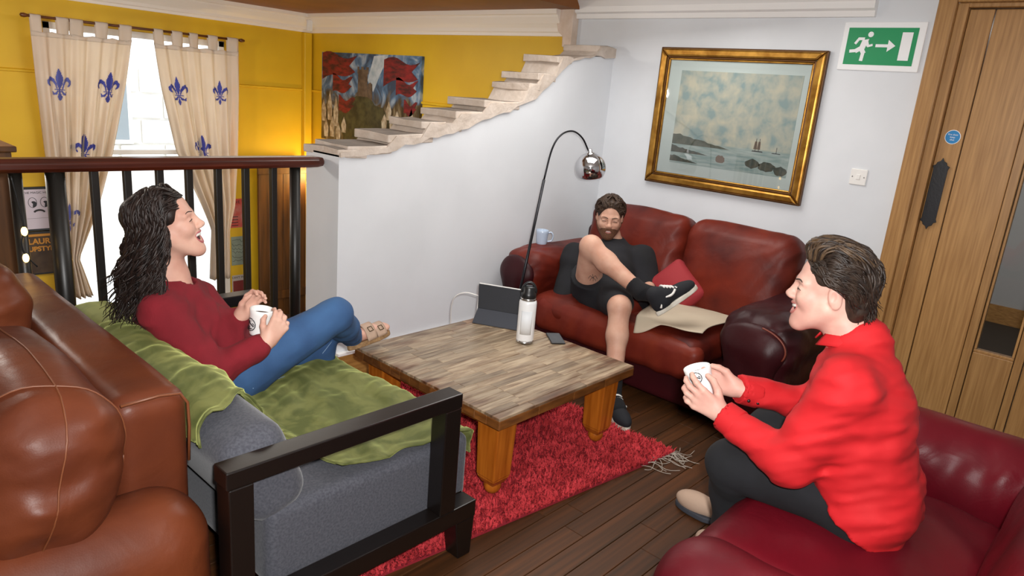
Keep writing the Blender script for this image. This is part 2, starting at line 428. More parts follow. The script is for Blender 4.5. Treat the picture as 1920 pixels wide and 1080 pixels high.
glass('pane_glass')

WX = 4.22        # picture wall / yellow wall plane
WY = 6.88        # window wall plane
LOWZ = -0.95     # floor of the yellow room, below the raised seating platform

# ================================================================== floor with planks
fl_o = struct(G().box((-1.5, -1.2, -0.12), (WX, 3.3, -0.012)).build('floor', 'floor_gap'))
pw = 0.092; y = -1.2; row = 0
plank_mesh = {}
while y < 3.2:
    x = -1.5 - random.uniform(0, 0.9)
    while x < WX:
        ln_ = random.choice((0.9, 1.2, 1.5)); x0 = max(x, -1.5); x1 = min(x + ln_, WX)
        if x1 - x0 > 0.03:
            key = (round(x1 - x0, 3))
            if key not in plank_mesh:
                o = G().box((0, 0, -0.012), (x1 - x0 - 0.002, pw - 0.003, 0.0)).build('plank', 'plank', None, bevel=0.0012, seg=1)
                plank_mesh[key] = o
            else:
                o = plank_mesh[key].copy(); COL.objects.link(o)
            o.parent = fl_o; o.location = (x0, y, random.uniform(-0.0008, 0.0))
        x += ln_
    y += pw; row += 1
struct(G().box((-1.5, 3.3, LOWZ - 0.1), (WX + 0.1, WY + 0.1, LOWZ)).build('floor_lower', 'lower_floor'))
struct(G().box((-1.5, 3.23, LOWZ), (2.0, 3.3, -0.012)).build('wall_platform', 'wall_white'))

# ================================================================== walls
struct(G().box((WX, 1.03, LOWZ), (WX + 0.12, 3.36, 2.42)).box((WX, -1.2, 2.20), (WX + 0.12, 1.03, 2.42)).box((WX, -1.2, -.02), (WX + 0.12, -0.06, 2.2)).build('wall_picture', 'wall_white'))
struct(G().box((WX, 3.36, LOWZ), (WX + 0.12, WY + 0.12, 2.42)).build('wall_yellow', 'wall_yellow'))
wx0, wx1, wz0, wz1 = 1.78, 3.29, -0.90, 1.85
struct(G().box((-1.5, WY, LOWZ), (wx0, WY + 0.14, 2.42)).box((wx1, WY, LOWZ), (WX, WY + 0.14, 2.42))
       .box((wx0, WY, wz1), (wx1, WY + 0.14, 2.42)).box((wx0, WY, LOWZ), (wx1, WY + 0.14, wz0)).build('wall_window', 'wall_yellow'))
struct(G().box((-1.62, -1.2, LOWZ), (-1.5, WY + 0.12, 2.42)).build('wall_west', 'wall_white'))
struct(G().box((-1.5, -1.32, -0.12), (WX + .12, -1.2, 2.42)).build('wall_behind', 'wall_white'))
struct(G().box((-1.5, 3.3, 2.21), (WX, WY, 2.42)).build('ceiling_yellow_room', 'ceiling_brown'))
struct(G().box((-1.5, -1.2, 2.33), (WX, 3.3, 2.42)).build('ceiling', 'ceiling_white'))

# ---------------- half wall with its curved stone coping
prof = [(2.0, 1.235), (2.12, 1.235), (2.22, 1.245), (2.41, 1.29), (2.58, 1.325), (2.73, 1.355), (2.93, 1.42), (3.06, 1.46), (3.19, 1.50), (3.31, 1.545), (3.43, 1.595), (3.50, 1.64), (3.57, 1.695), (3.64, 1.75), (3.70, 1.80), (3.80, 1.85), (4.0, 1.885), (WX, 1.905)]
hw = struct(G().prism([(2.0, -0.012), (WX, -0.012)] + prof[::-1], (0, 3.3, 0), (1, 0, 0), (0, 0, 1), 0.30).build('wall_divider', 'wall_white', fix=True))
rr = random.Random(3)
mb = []
for i in range(40):
    x = 2.0 + (WX - 2.0) * i / 39; z = float(np.interp(x, [p[0] for p in prof], [p[1] for p in prof])); mb.append((x, z))
low = [(x, z - 0.002 + rr.uniform(-0.012, 0.01)) for x, z in mb]
stc = [(35, 808), (105, 785), (320, 725), (510, 655), (700, 600), (850, 545), (1105, 455), (1160, 400), (1270, 305), (1500, 250)]
sx = [aty(560 + a / 3, b / 3, 3.29) for a, b in stc]
sxx = [max(2.0, p[0]) for p in sx]; sxz = [p[2] for p in sx]
sxx[0] = 2.0; sxx[1] = max(sxx[1], 2.03)
up = []
for x, z in mb[::-1]:
    i = max(k for k in range(len(sxx)) if sxx[k] <= x + 1e-6); zt = sxz[i] - 0.03
    up.append((x, max(z + 0.006, zt)))
G().prism(low + up, (0, 3.300, 0), (1, 0, 0), (0, 0, 1), 0.30).build('mortar_bed', 'mortar', hw, fix=True)
up2 = [(x, max(z + .014, min(sxz[max(k for k in range(len(sxx)) if sxx[k] <= x + 1e-6)] - .008, z + .13)) + rr.uniform(-.008, .004)) for x, z in mb[::-1]]
G().prism(low + up2, (0, 3.0, 0), (1, 0, 0), (0, 0, 1), 0.016).build('mortar_face', 'mortar', hw, fix=True)
for i in range(len(sxx)):
    x0 = sxx[i]; x1 = (sxx[i + 1] + (0.10 if i < 8 else 0.12)) if i + 1 < len(sxx) else WX
    zt = sxz[i]; x1 = min(x1, WX, max(x0 + .12, float(np.interp(zt - .012, [p[1] for p in prof], [p[0] for p in prof])))) if i + 1 < len(sxx) else WX; n = 1 if x1 - x0 < 0.34 else 2
    for k in range(n):
        a = x0 + (x1 - x0) * k / n + (0.004 if k else 0); b = x0 + (x1 - x0) * (k + 1) / n
        j = lambda s: rr.uniform(-s, s); th = 0.042; t1 = zt + 0.02 * (b - a); yf = 2.998 + j(.005); yb = 3.31 + j(.006)
        # irregular slab: eight-sided outline
        out = [(a + j(.012), yf + j(.01)), ((a + b) / 2 + j(.03), yf - 0.006 + j(.012)), (b + j(.01), yf + j(.012)), (b + j(.015), (yf + yb) / 2 + j(.02)), (b + j(.01), yb), ((a + b) / 2, yb + j(.01)), (a + j(.01), yb), (a + j(.012), (yf + yb) / 2 + j(.02))]
        n8 = len(out); V = [(p, q, zt - th + j(.004) - .012 * k) for p, q in out] + [(p, q, zt + j(.005) + (t1 - zt) * (p - a) / max(b - a, .01) - .012 * k) for p, q in out]
        F_ = [tuple(range(n8 - 1, -1, -1)), tuple(range(n8, 2 * n8))] + [(q, (q + 1) % n8, n8 + (q + 1) % n8, n8 + q) for q in range(n8)]
        V = [(min(p[0], WX - .002), p[1], p[2]) for p in V]
        so = G().add(V, F_).build('coping_stone', 'mortar', hw, bevel=0.005); so.data.materials.append(MATS['stone']); so.data.polygons[1].material_index = 1
# ragged plaster stub of the old wall above the coping
nib = [(3.34, 1.955), (3.45, 1.955), (3.455, 2.03), (3.50, 2.06), (3.52, 2.12), (3.58, 2.15), (3.62, 2.20), (3.60, 2.33), (3.34, 2.33)]
struct(G().prism(nib, (WX, 0, 0), (0, 1, 0), (0, 0, 1), 0.012).prism([(a + (.0 if a < 3.4 else -.03), b) for a, b in nib], (WX - .0, 0, 0), (0, 1, 0), (0, 0, 1), -0.07).build('wall_stub', 'raw_plaster', fix=True, bevel=0.008))
# wooden skirting on the half wall
struct(G().box((2.0, 2.982, 0.03), (WX, 3.0, 0.17)).build('baseboard_divider', 'oak_skirting', bevel=0.004))
struct(G().box((2.0, 2.975, 0.172), (WX, 3.0, 0.19)).build('trim_5', 'trim_white', bevel=0.003))

# ---------------- cornices, rails
def moulding(name, pts, a, b, out, m):
    """profile pts (depth, height) swept from a to b; out = direction away from the wall"""
    a = np.array(a, float); b = np.array(b, float); out = np.array(out, float); n = len(pts)
    V = [a + out * d + np.array([0, 0, h]) for d, h in pts] + [b + out * d + np.array([0, 0, h]) for d, h in pts]
    F_ = [tuple(range(n)), tuple(range(2 * n - 1, n - 1, -1))] + [(i, n + i, n + (i + 1) % n, (i + 1) % n) for i in range(n)]
    return struct(G().add(V, F_).build(name, m, fix=True))
cor = [(0, 0), (0.022, 0), (0.026, 0.022), (0.040, 0.030), (0.045, 0.055), (0.070, 0.085), (0.095, 0.125), (0.10, 0.140), (0.115, 0.145), (0.12, 0.178), (0, 0.178)]
moulding('trim_1', cor, (-1.5, WY, 2.032), (WX, WY, 2.032), (0, -1, 0), 'trim_cream')
moulding('trim_2', cor, (WX, 3.46, 2.032), (WX, WY, 2.032), (-1, 0, 0), 'trim_cream')
cor3 = [(0, 0), (0.03, 0), (0.034, 0.03), (0.055, 0.04), (0.06, 0.075), (0.085, 0.11), (0.12, 0.15), (0.12, 0.18), (0, 0.18)]
moulding('trim_3', cor3, (WX, 1.33, 2.152), (WX, 3.345, 2.152), (-1, 0, 0), 'trim_white')
moulding('trim_4', [(0, 0), (0.015, 0.004), (0.018, 0.02), (0, 0.028)], (-1.5, WY, 1.44), (wx0, WY, 1.44), (0, -1, 0), 'wall_yellow')
moulding('trim_12', [(0, 0), (0.015, 0.004), (0.018, 0.02), (0, 0.028)], (wx1, WY, 1.44), (WX, WY, 1.44), (0, -1, 0), 'wall_yellow')
moulding('trim_6', [(0, 0), (0.015, 0.004), (0.018, 0.02), (0, 0.028)], (WX, 3.46, 1.44), (WX, WY, 1.44), (-1, 0, 0), 'wall_yellow')
struct(G().box((WX - 0.11, WY - 0.06, LOWZ), (WX - .02, WY, 2.03)).build('trim_7', 'wall_yellow', bevel=0.01))
G().box((WX - 0.135, WY - 0.155, 2.04), (WX - 0.075, WY - 0.125, 2.15)).build('sensor_box', 'white_plastic', bevel=0.006)
tag(bpy.data.objects['sensor_box'], 'small white sensor box on the cornice in the yellow corner', 'sensor')

# ---------------- window with glass and bright overcast day outside
wn = struct(thing('window_1', None, None, ((wx0 + wx1) / 2, WY + 0.05, wz0)))
fr = 0.055
for nm, lo, hi in (('window_frame', (wx0, WY + .02, wz0), (wx0 + fr, WY + .09, wz1)), ('window_frame', (wx1 - fr, WY + .02, wz0), (wx1, WY + .09, wz1)),
                   ('window_frame', (wx0, WY + .02, wz1 - fr), (wx1, WY + .09, wz1)), ('window_frame', (wx0, WY + .02, wz0), (wx1, WY + .09, wz0 + fr)),
                   ('window_bar', (wx0, WY + .025, 0.78), (wx1, WY + .085, 0.82))):
    G().box(lo, hi).build(nm, 'window_frame', wn, bevel=0.004)
G().box((wx0 + fr, WY + .05, 0.82), (wx1 - fr, WY + .054, wz1 - fr)).build('pane', 'pane_glass', wn)
G().box((wx0 + fr, WY + .05, wz0 + fr), (wx1 - fr, WY + .054, 0.78)).build('pane', 'pane_glass', wn)
G().box((wx0 - .03, WY - .06, wz0 - .04), (wx1 + .03, WY + .02, wz0)).build('window_sill', 'window_frame', wn, bevel=0.005)
# pale stone house across the street
nb = thing('neighbour_house', 'pale stone house front seen white through the bright window', 'building', (3.8, 11.0, -1.5))
G().box((-1.0, 11.0, -1.5), (8.6, 11.3, 1.7)).build('house_wall', 'snowy_stone', nb)
for i in range(4):
    for j in range(9):
        x0 = 1.2 + j * 0.62 + (i % 2) * 0.3
        G().box((x0, 10.97, 0.1 + i * .36), (x0 + .58, 11.0, 0.43 + i * .36)).build('stone_block', 'snowy_stone', nb, bevel=0.01, seg=1)
for x0 in (3.3, 5.2):
    wf = G().box((x0, 10.95, .45), (x0 + .55, 10.99, 1.35)).build('house_window', 'window_frame', nb, bevel=0.01, seg=1)
    G().box((x0 + .06, 10.94, .51), (x0 + .49, 10.951, 1.29)).build('house_pane', mat('house_pane', '#7f8a92', 0.1), wf)
struct(G().box((-1.5, WY + .14, -1.6), (9.5, 11.3, -1.5)).build('ground_outside', mat('snow_ground', '#e4e5e6', 0.9)))

# ---------------- door
dr = struct(thing('door_1', None, None, (4.27, 0.45, 0)))
DX = 4.25
def dplank(nm, y0, y1, z0, z1, x0=DX, x1=DX + .045, m='oak', b=0.004):
    return G().box((x0, y0, z0), (x1, y1, z1)).build(nm, m, dr, bevel=b)
dplank('stile', 0.797, 0.903, 0.0, 2.19); dplank('board', 0.562, 0.793, 0, 2.19, DX + .006); dplank('glazing_stile', 0.518, 0.558, 0, 2.19, DX - .004)
dplank('lower_panel', 0.334, 0.514, 0, 0.497); dplank('upper_panel', 0.334, 0.514, 1.50, 2.19)
dplank('glazing_stile', 0.294, 0.330, 0, 2.19, DX - .004); dplank('board', 0.06, 0.290, 0, 2.19, DX + .006); dplank('stile', -0.05, 0.056, 0, 2.19)
G().box((DX + .02, 0.334, 0.497), (DX + .026, 0.514, 1.50)).build('pane', 'pane_glass', dr)
for (y0, y1, z0, z1) in ((.334, .514, .497, .512), (.334, .514, 1.485, 1.50), (.334, .346, .512, 1.485), (.502, .514, .512, 1.485)):
    dplank('glazing_bead', y0, y1, z0, z1, DX + .004, DX + .045, b=.003)
# cast black finger plate with pointed scrolled ends
pts = [(-.034, .13), (-.040, .145), (-.026, .152), (-.022, .165), (-.008, .172), (0, .19), (.008, .172), (.022, .165), (.026, .152), (.040, .145), (.034, .13)]
poly = pts + [(a, -b) for a, b in pts[::-1]]
fp = G().prism(poly, (DX - .006, .862, 1.275), (0, -1, 0), (0, 0, 1), .007).build('finger_plate', 'black_iron', dr, fix=True, bevel=0.002)
for s_ in (-1, 1):
    G().lathe([(0, .004), (.006, .003), (.007, 0)], (DX - .006, .862, 1.275 + s_ * .158), 12, ax=np.array([[0, 0, -1], [0, 1, 0], [1, 0, 0]])).build('screw', mat('screw_steel', '#b9b9b4', .3, 1.0) if s_ < 0 else MATS['screw_steel'], fp, True)
st = G().lathe([(.036, 0), (.036, .0015)], (DX, .845, 1.572), 32, ax=np.array([[0, 0, -1], [0, 1, 0], [1, 0, 0]])).build('round_sign', 'white_paint', dr)
G().lathe([(.033, .0015), (.033, .0022)], (DX, .845, 1.572), 32, ax=np.array([[0, 0, -1], [0, 1, 0], [1, 0, 0]])).build('sign_disc', 'blue_sign', st)
def text(body, size, o, u, v, m, parent, name='lettering', align='CENTER', ext=0.0006, bold=0.0):
    """flat lettering as a mesh; o = anchor, u = reading direction, v = up"""
    c = bpy.data.curves.new(name, 'FONT'); c.body = body; c.size = size; c.align_x = align; c.align_y = 'CENTER'; c.extrude = ext; c.offset = bold
    t = bpy.data.objects.new(name, c); COL.objects.link(t); dg = bpy.context.evaluated_depsgraph_get(); dg.update()
    me = bpy.data.meshes.new_from_object(t.evaluated_get(dg)); bpy.data.objects.remove(t); bpy.data.curves.remove(c)
    o = np.array(o, float); u = np.array(u, float); v = np.array(v, float); w_ = np.cross(u, v); off = wloc(parent)
    for q in me.vertices: q.co = Vector(o + u * q.co[0] + v * q.co[1] + w_ * q.co[2] - off)
    me.materials.clear()
    return finish(name, me, m, parent, False)
for k, tx in enumerate(('Fire door', 'keep', 'shut')):
    text(tx, .012, (DX - .0026, .845, 1.584 - k * .013), (0, -1, 0), (0, 0, 1), 'white_paint', st)
struct(G().box((WX - .045, .952, 0), (WX, 1.035, 2.26)).build('trim_8', 'oak', bevel=0.006))
struct(G().box((WX - .045, -0.14, 2.215), (WX, .952, 2.30)).build('trim_9', 'oak', bevel=0.006))
struct(G().box((WX - .01, .905, 0), (WX + .12, .952, 2.215)).build('trim_10', 'oak', bevel=0.003))
struct(G().box((WX - .01, -0.055, 2.195), (WX + .12, .905, 2.215)).build('trim_11', 'oak', bevel=0.003))
# corridor beyond the glass
struct(G().box((7.4, -1.5, -.05), (7.5, 2.5, 2.4)).build('wall_corridor', mat('wall_corridor', '#a9a9a8', .6)))
struct(G().box((WX + .12, -1.5, -.1), (7.4, 2.5, -.01)).build('floor_corridor', mat('corridor_carpet', '#3a3228', .9, bump=.4, bscale=200)))
struct(G().box((WX + .12, -1.5, 2.4), (7.5, 2.5, 2.45)).box((WX + .12, 2.5, -.05), (7.5, 2.6, 2.45)).box((WX + .12, -1.6, -.05), (7.5, -1.5, 2.45)).build('ceiling_corridor', 'ceiling_white'))
struct(G().box((7.38, -1.5, -.01), (7.4, 2.5, .15)).build('baseboard_corridor', 'oak_skirting'))
light('corridor_fill_light', 'AREA', (6.0, 0.4, 2.3), 14, (1, .95, .88), 0.8, aim=(6.0, 0.4, 0))  # added fill that lightens the corridor wall, no lamp known there

# ---------------- railing on the platform edge
RY = 3.13
rl = thing('railing', 'dark wooden handrail on black balusters beside the half wall', 'railing', (1.1, RY, 0))
def rail_sec(x): return [(x, RY + a, 1.165 + b) for a, b in ((-.035, 0), (.035, 0), (.045, .015), (.045, .035), (.03, .052), (-.03, .052), (-.045, .035), (-.045, .015))]
V = []; xs = [0.2, 1.90, 1.945, 1.975, 1.988]; sc_ = [1, 1, .96, .8, .5]
for x, s_ in zip(xs, sc_): V += [(p[0], RY + (p[1] - RY) * s_, 1.190 + (p[2] - 1.190) * s_) for p in rail_sec(x)]
Fq = [(i * 8 + j, i * 8 + (j + 1) % 8, i * 8 + 8 + (j + 1) % 8, i * 8 + 8 + j) for i in range(4) for j in range(8)] + [tuple(range(7, -1, -1)), tuple(32 + j for j in range(8))]
G().add(V, Fq).build('handrail', 'mahogany', rl, fix=True, bevel=0.004)
for px in (175, 237, 298, 353, 408, 460, 512):
    x = aty(px, 318, RY)[0]
    G().box((x - .0145, RY - .0145, 0), (x + .0145, RY + .0145, 1.168)).build('baluster', 'black_paint', rl, bevel=0.003)
for px, r_ in ((102, .034), (553, .026), (27, .022)):
    x = aty(px, 318, RY)[0]
    G().lathe([(r_, 0), (r_, 1.168)], (x, RY, 0), 20).build('newel_post', 'black_paint', rl, True)
G().box((0.2, RY - .02, 0.05), (1.98, RY + .02, .085)).build('bottom_rail', 'black_paint', rl, bevel=0.003)
# ================================================================== things on the walls
mat('gold', '#b98a3e', 0.32, metal=0.85, col2='#8a5f22', nscale=14, ndetail=5)
mat('gold_dark', '#5c3a14', 0.4, metal=0.5)
mat('mount_board', '#cfdcd8', 0.7)
mat('chrome', '#c9c9cc', 0.06, metal=1.0); mat('black_metal', '#26262a', 0.3, metal=0.7)
mat('bulb_white', '#fbfbf8', 0.4)
mat('steel', '#bcbcbc', 0.25, metal=1.0); mat('bottle_white', '#f0f2f4', 0.35); mat('label_white', '#e4e8ec', 0.5)
mat('black_plastic', '#17181a', 0.35); mat('case_grey', '#3a3d45', 0.75, bump=.2, bscale=300); mat('case_dark', '#26282e', 0.7, bump=.2, bscale=300)
mat('screen_glass', '#1c2024', 0.06, coat=0.6); mat('ceramic_white', '#f3f2f0', 0.18, coat=0.4); mat('ceramic_blue', '#b9c9de', 0.2, coat=0.4)
mat('pine', '#b9691f', 0.22, col2='#8e4710', nscale=3.5, ndetail=8, stretch=(14, 14, 1.0), lo=0.3, hi=0.72, coat=0.35)
mat('stave_wood', '#ad9a80', 0.40, col2='#664c34', nscale=4, ndetail=9, stretch=(1.6, 14, 1), lo=0.36, hi=0.74, objrand=0.30, coat=0.1)
mat('edge_wood', '#7c4c22', 0.3, col2='#4a2810', nscale=4, ndetail=8, stretch=(3, 3, 14), lo=0.3, hi=0.75, objrand=0.25, coat=0.25)

def worn_top():
    m = MATS['stave_wood']; nt = m.node_tree; ln = nt.links.new; b = nt.nodes['Principled BSDF']; tc = nt.nodes['Texture Coordinate']
    src = b.inputs['Base Color'].links[0].from_socket
    sp = nd(nt, 'ShaderNodeSeparateXYZ'); ln(tc.outputs['Object'], sp.inputs[0])
    ax = nd(nt, 'ShaderNodeMath', operation='ABSOLUTE'); ay = nd(nt, 'ShaderNodeMath', operation='ABSOLUTE'); ln(sp.outputs[0], ax.inputs[0]); ln(sp.outputs[1], ay.inputs[0])
    mx = nd(nt, 'ShaderNodeMath', operation='MAXIMUM'); ln(ax.outputs[0], mx.inputs[0]); ln(ay.outputs[0], mx.inputs[1])
    n = nd(nt, 'ShaderNodeTexNoise'); n.inputs['Scale'].default_value = 5; n.inputs['Detail'].default_value = 5; mp = nd(nt, 'ShaderNodeMapping'); mp.inputs['Scale'].default_value = (.8, 3, 1); ln(tc.outputs['Object'], mp.inputs[0]); ln(mp.outputs[0], n.inputs['Vector'])
    ad = nd(nt, 'ShaderNodeMath', operation='MULTIPLY_ADD'); ad.inputs[1].default_value = .55; ln(n.outputs['Fac'], ad.inputs[0]); ln(mx.outputs[0], ad.inputs[2])
    mr = nd(nt, 'ShaderNodeMapRange'); mr.inputs['From Min'].default_value = .66; mr.inputs['From Max'].default_value = .80; ln(ad.outputs[0], mr.inputs[0])
    mix = nd(nt, 'ShaderNodeMixRGB', blend_type='MULTIPLY'); mix.inputs[2].default_value = L('#a3704a'); ln(mr.outputs[0], mix.inputs[0]); ln(src, mix.inputs[1]); ln(mix.outputs[0], b.inputs['Base Color'])
worn_top()
# ---------------- framed seascape print
pw_ = thing('framed_picture', 'large gilt framed seascape print in a pale mount above the sofa', 'picture', (WX, 2.06, 1.10))
y1, y0, z0, z1 = 2.605, 1.53, 1.10, 1.975
def pic_ring(name, ya, yb, za, zb, width, x0, x1, m, bevel=0.004):
    for (a, b, c, d) in (((ya, za), (yb, za), (yb - width, za + width), (ya + width, za + width)), ((yb, za), (yb, zb), (yb - width, zb - width), (yb - width, za + width)),
                         ((yb, zb), (ya, zb), (ya + width, zb - width), (yb - width, zb - width)), ((ya, zb), (ya, za), (ya + width, za + width), (ya + width, zb - width))):
        q = [a, b, c, d]
        G().hexa([(x1, p[0], p[1]) for p in q], [(x0, p[0], p[1]) for p in q]).build(name, m, pw_, bevel=bevel, fix=True)
pic_ring('frame_back', y0, y1, z0, z1, 0.03, WX - .030, WX, 'gold_dark')
pic_ring('frame_rail', y0 + .008, y1 - .008, z0 + .008, z1 - .008, 0.048, WX - .046, WX - .012, 'gold', 0.012)
pic_ring('frame_bead', y0 + .056, y1 - .056, z0 + .056, z1 - .056, 0.010, WX - .034, WX - .012, 'gold_dark', 0.003)
pic_ring('frame_slip', y0 + .066, y1 - .066, z0 + .066, z1 - .066, 0.012, WX - .030, WX - .012, 'gold', 0.004)
G().box((WX - .016, y0 + .05, z0 + .05), (WX - .010, y1 - .05, z1 - .05)).build('mount', 'mount_board', pw_)
pc = [atx(*p, WX - .017) for p in ((1278.7, 131), (1508, 143), (1473, 336), (1256, 302))]
py1 = (pc[0][1] + pc[3][1]) / 2; py0 = (pc[1][1] + pc[2][1]) / 2; pz1 = (pc[0][2] + pc[1][2]) / 2; pz0 = (pc[2][2] + pc[3][2]) / 2
def seascape():
    m = bpy.data.materials.new('seascape_print'); m.use_nodes = True; nt = m.node_tree; ln = nt.links.new; b = nt.nodes['Principled BSDF']; b.inputs['Roughness'].default_value = 0.5
    tc = nd(nt, 'ShaderNodeTexCoord'); sp = nd(nt, 'ShaderNodeSeparateXYZ'); ln(tc.outputs['Generated'], sp.inputs[0])
    n = nd(nt, 'ShaderNodeTexNoise'); n.inputs['Scale'].default_value = 13; n.inputs['Detail'].default_value = 9; n.inputs['Distortion'].default_value = .25; ln(tc.outputs['Object'], n.inputs['Vector'])
    r = nd(nt, 'ShaderNodeValToRGB'); e = r.color_ramp.elements; e[0].position = .36; e[0].color = L('#92aaaa'); e[1].position = .66; e[1].color = L('#cfccb6')
    q = e.new(.48); q.color = L('#b4bcb0'); ln(n.outputs['Fac'], r.inputs[0])
    n2 = nd(nt, 'ShaderNodeTexNoise'); n2.inputs['Scale'].default_value = 14; n2.inputs['Detail'].default_value = 6; mp = nd(nt, 'ShaderNodeMapping'); mp.inputs['Scale'].default_value = (1, .6, 5)
    ln(tc.outputs['Object'], mp.inputs[0]); ln(mp.outputs[0], n2.inputs['Vector'])
    r2 = nd(nt, 'ShaderNodeValToRGB'); e = r2.color_ramp.elements; e[0].position = .35; e[0].color = L('#8ba4a2'); e[1].position = .65; e[1].color = L('#b5c4bf'); ln(n2.outputs['Fac'], r2.inputs[0])
    gt = nd(nt, 'ShaderNodeMapRange'); gt.inputs['From Min'].default_value = .235; gt.inputs['From Max'].default_value = .255; ln(sp.outputs[2], gt.inputs[0])
    mx = nd(nt, 'ShaderNodeMixRGB'); ln(gt.outputs[0], mx.inputs[0]); ln(r2.outputs[0], mx.inputs[1]); ln(r.outputs[0], mx.inputs[2]); ln(mx.outputs[0], b.inputs['Base Color'])
    return m
pr = G().box((WX - .0185, py0, pz0), (WX - .0155, py1, pz1)).build('print', seascape(), pw_)
mat('print_shore', '#4a5346', 0.6, col2='#66695a', nscale=30); mat('print_rock', '#3f4a45', 0.6, col2='#5c5a4c', nscale=40); mat('print_rust', '#7c6a5c', .6)
def onprint(poly, m, name):
    W = py1 - py0; H = pz1 - pz0
    G().prism([(a * W, b * H) for a, b in poly], (WX - .0186, py1, pz0), (0, -1, 0), (0, 0, 1), 0.0006).build(name, m, pr, fix=True)
rs = random.Random(11)
def ragged(x0, x1, zb, zt, n=16, taper=True):
    top = [(x0 + (x1 - x0) * i / n, zb + (zt - zb) * (1 - (i / n if taper else 0) ** 1.3) * rs.uniform(.75, 1.05)) for i in range(n + 1)]
    return [(x0, zb), (x1, zb)] + top[::-1]
onprint(ragged(0, .52, .21, .33), 'print_shore', 'painted_shore'); onprint(ragged(0, .34, .12, .20), 'print_rock', 'painted_rocks'); onprint(ragged(0, .26, .02, .09), 'print_rock', 'painted_rocks')
def blob(cx, cz, rx, rz): return [(cx + rx * math.cos(t) * rs.uniform(.8, 1.1), cz + rz * math.sin(t) * rs.uniform(.8, 1.1)) for t in np.linspace(0, 2 * math.pi, 16, endpoint=False)]
onprint(blob(.45, .10, .045, .045), 'print_rust', 'painted_rock')
onprint(blob(.72, .10, .06, .05), 'print_rock', 'painted_rock'); onprint(blob(.84, .085, .07, .055), 'print_rock', 'painted_rock'); onprint(blob(.95, .06, .05, .05), 'print_rock', 'painted_rock')
onprint([(.70, .225), (.79, .225), (.785, .235), (.705, .235)], 'print_ink', 'painted_ship')
for u in (.725, .752): onprint([(u, .23), (u + .004, .23), (u + .004, .36), (u, .36)], 'print_ink', 'painted_ship'); onprint([(u - .014, .25), (u + .014, .25), (u + .010, .33), (u - .008, .33)], 'print_rust', 'painted_ship')
onprint([(.86, .225), (.93, .225), (.925, .232), (.865, .232)], 'print_ink', 'painted_ship'); onprint([(.893, .23), (.897, .23), (.897, .29), (.893, .29)], 'print_ink', 'painted_ship')
G().box((WX - .024, y0 + .075, z0 + .075), (WX - .022, y1 - .075, z1 - .075)).build('picture_glass', 'pane_glass', pw_)

# ---------------- exit sign
sg = thing('exit_sign', 'green and white running man exit sign with arrow beside the door', 'sign', (WX, 1.27, 1.88))
sy1, sy0, sz0, sz1 = 1.478, 1.068, 1.878, 2.128
G().box((WX - .012, sy0, sz0), (WX, sy1, sz1)).build('backing_plate', 'white_paint', sg, bevel=0.004)
gy1, gy0, gz0, gz1 = sy1 - .028, sy0 + .034, sz0 + .030, sz1 - .030
gp = G().box((WX - .0135, gy0, gz0), (WX - .011, gy1, gz1)).build('green_panel', 'sign_green', sg)
GW = gy1 - gy0; GH = gz1 - gz0
SGN = [0]
def onsign(poly, name): SGN[0] += 1; G().prism([(a * GH, b * GH) for a, b in poly], (WX - .0136 - SGN[0] * .00012, gy1, gz0), (0, -1, 0), (0, 0, 1), 0.0008).build(name, 'white_paint', gp, fix=True)
def sbar(a, b, wd): 
    a = np.array(a); b = np.array(b); d = (b - a) / np.linalg.norm(b - a); n = np.array([-d[1], d[0]]) * wd / 2
    return [tuple(a + n), tuple(a - n), tuple(b - n), tuple(b + n)]
asp = GW / GH
onsign([(.62 + .075 * math.cos(t), .82 + .075 * math.sin(t)) for t in np.linspace(0, 6.283, 20, endpoint=False)], 'runner_head')
for nm, q in (('runner_torso', [(.42, .66), (.60, .70), (.52, .42), (.36, .42)]), ('runner_leg', sbar((.44, .46), (.28, .36), .12)), ('runner_leg', sbar((.32, .38), (.12, .36), .085)),
              ('runner_leg', sbar((.42, .46), (.52, .30), .12)), ('runner_leg', sbar((.50, .34), (.48, .10), .095)), ('runner_arm', sbar((.48, .70), (.32, .70), .075)), ('runner_arm', sbar((.34, .72), (.24, .56), .07)),
              ('runner_arm', sbar((.54, .66), (.60, .50), .07)), ('runner_arm', sbar((.58, .50), (.72, .54), .06))): onsign(q, nm)
onsign([(.80, .48), (1.12, .48), (1.12, .36), (1.32, .52), (1.12, .68), (1.12, .56), (.80, .56)], 'arrow')
onsign([(1.44, .14), (asp - .12, .14), (asp - .12, .88), (1.44, .88)], 'door_symbol')
# ---------------- wall switch
sw = thing('light_switch', 'white square wall switch to the right of the framed picture', 'switch', (WX, 1.245, 1.31))
G().box((WX - .009, 1.202, 1.268), (WX, 1.290, 1.356)).build('switch_plate', 'white_plastic', sw, bevel=0.004)
G().box((WX - .013, 1.236, 1.298), (WX - .008, 1.256, 1.326)).build('rocker', 'white_plastic', sw, bevel=0.002)
for yy in (1.215, 1.277): G().lathe([(.004, 0), (.003, .0015)], (WX - .009, yy, 1.312), 10, ax=np.array([[0, 0, -1], [0, 1, 0], [1, 0, 0]])).build('screw', 'steel', sw)

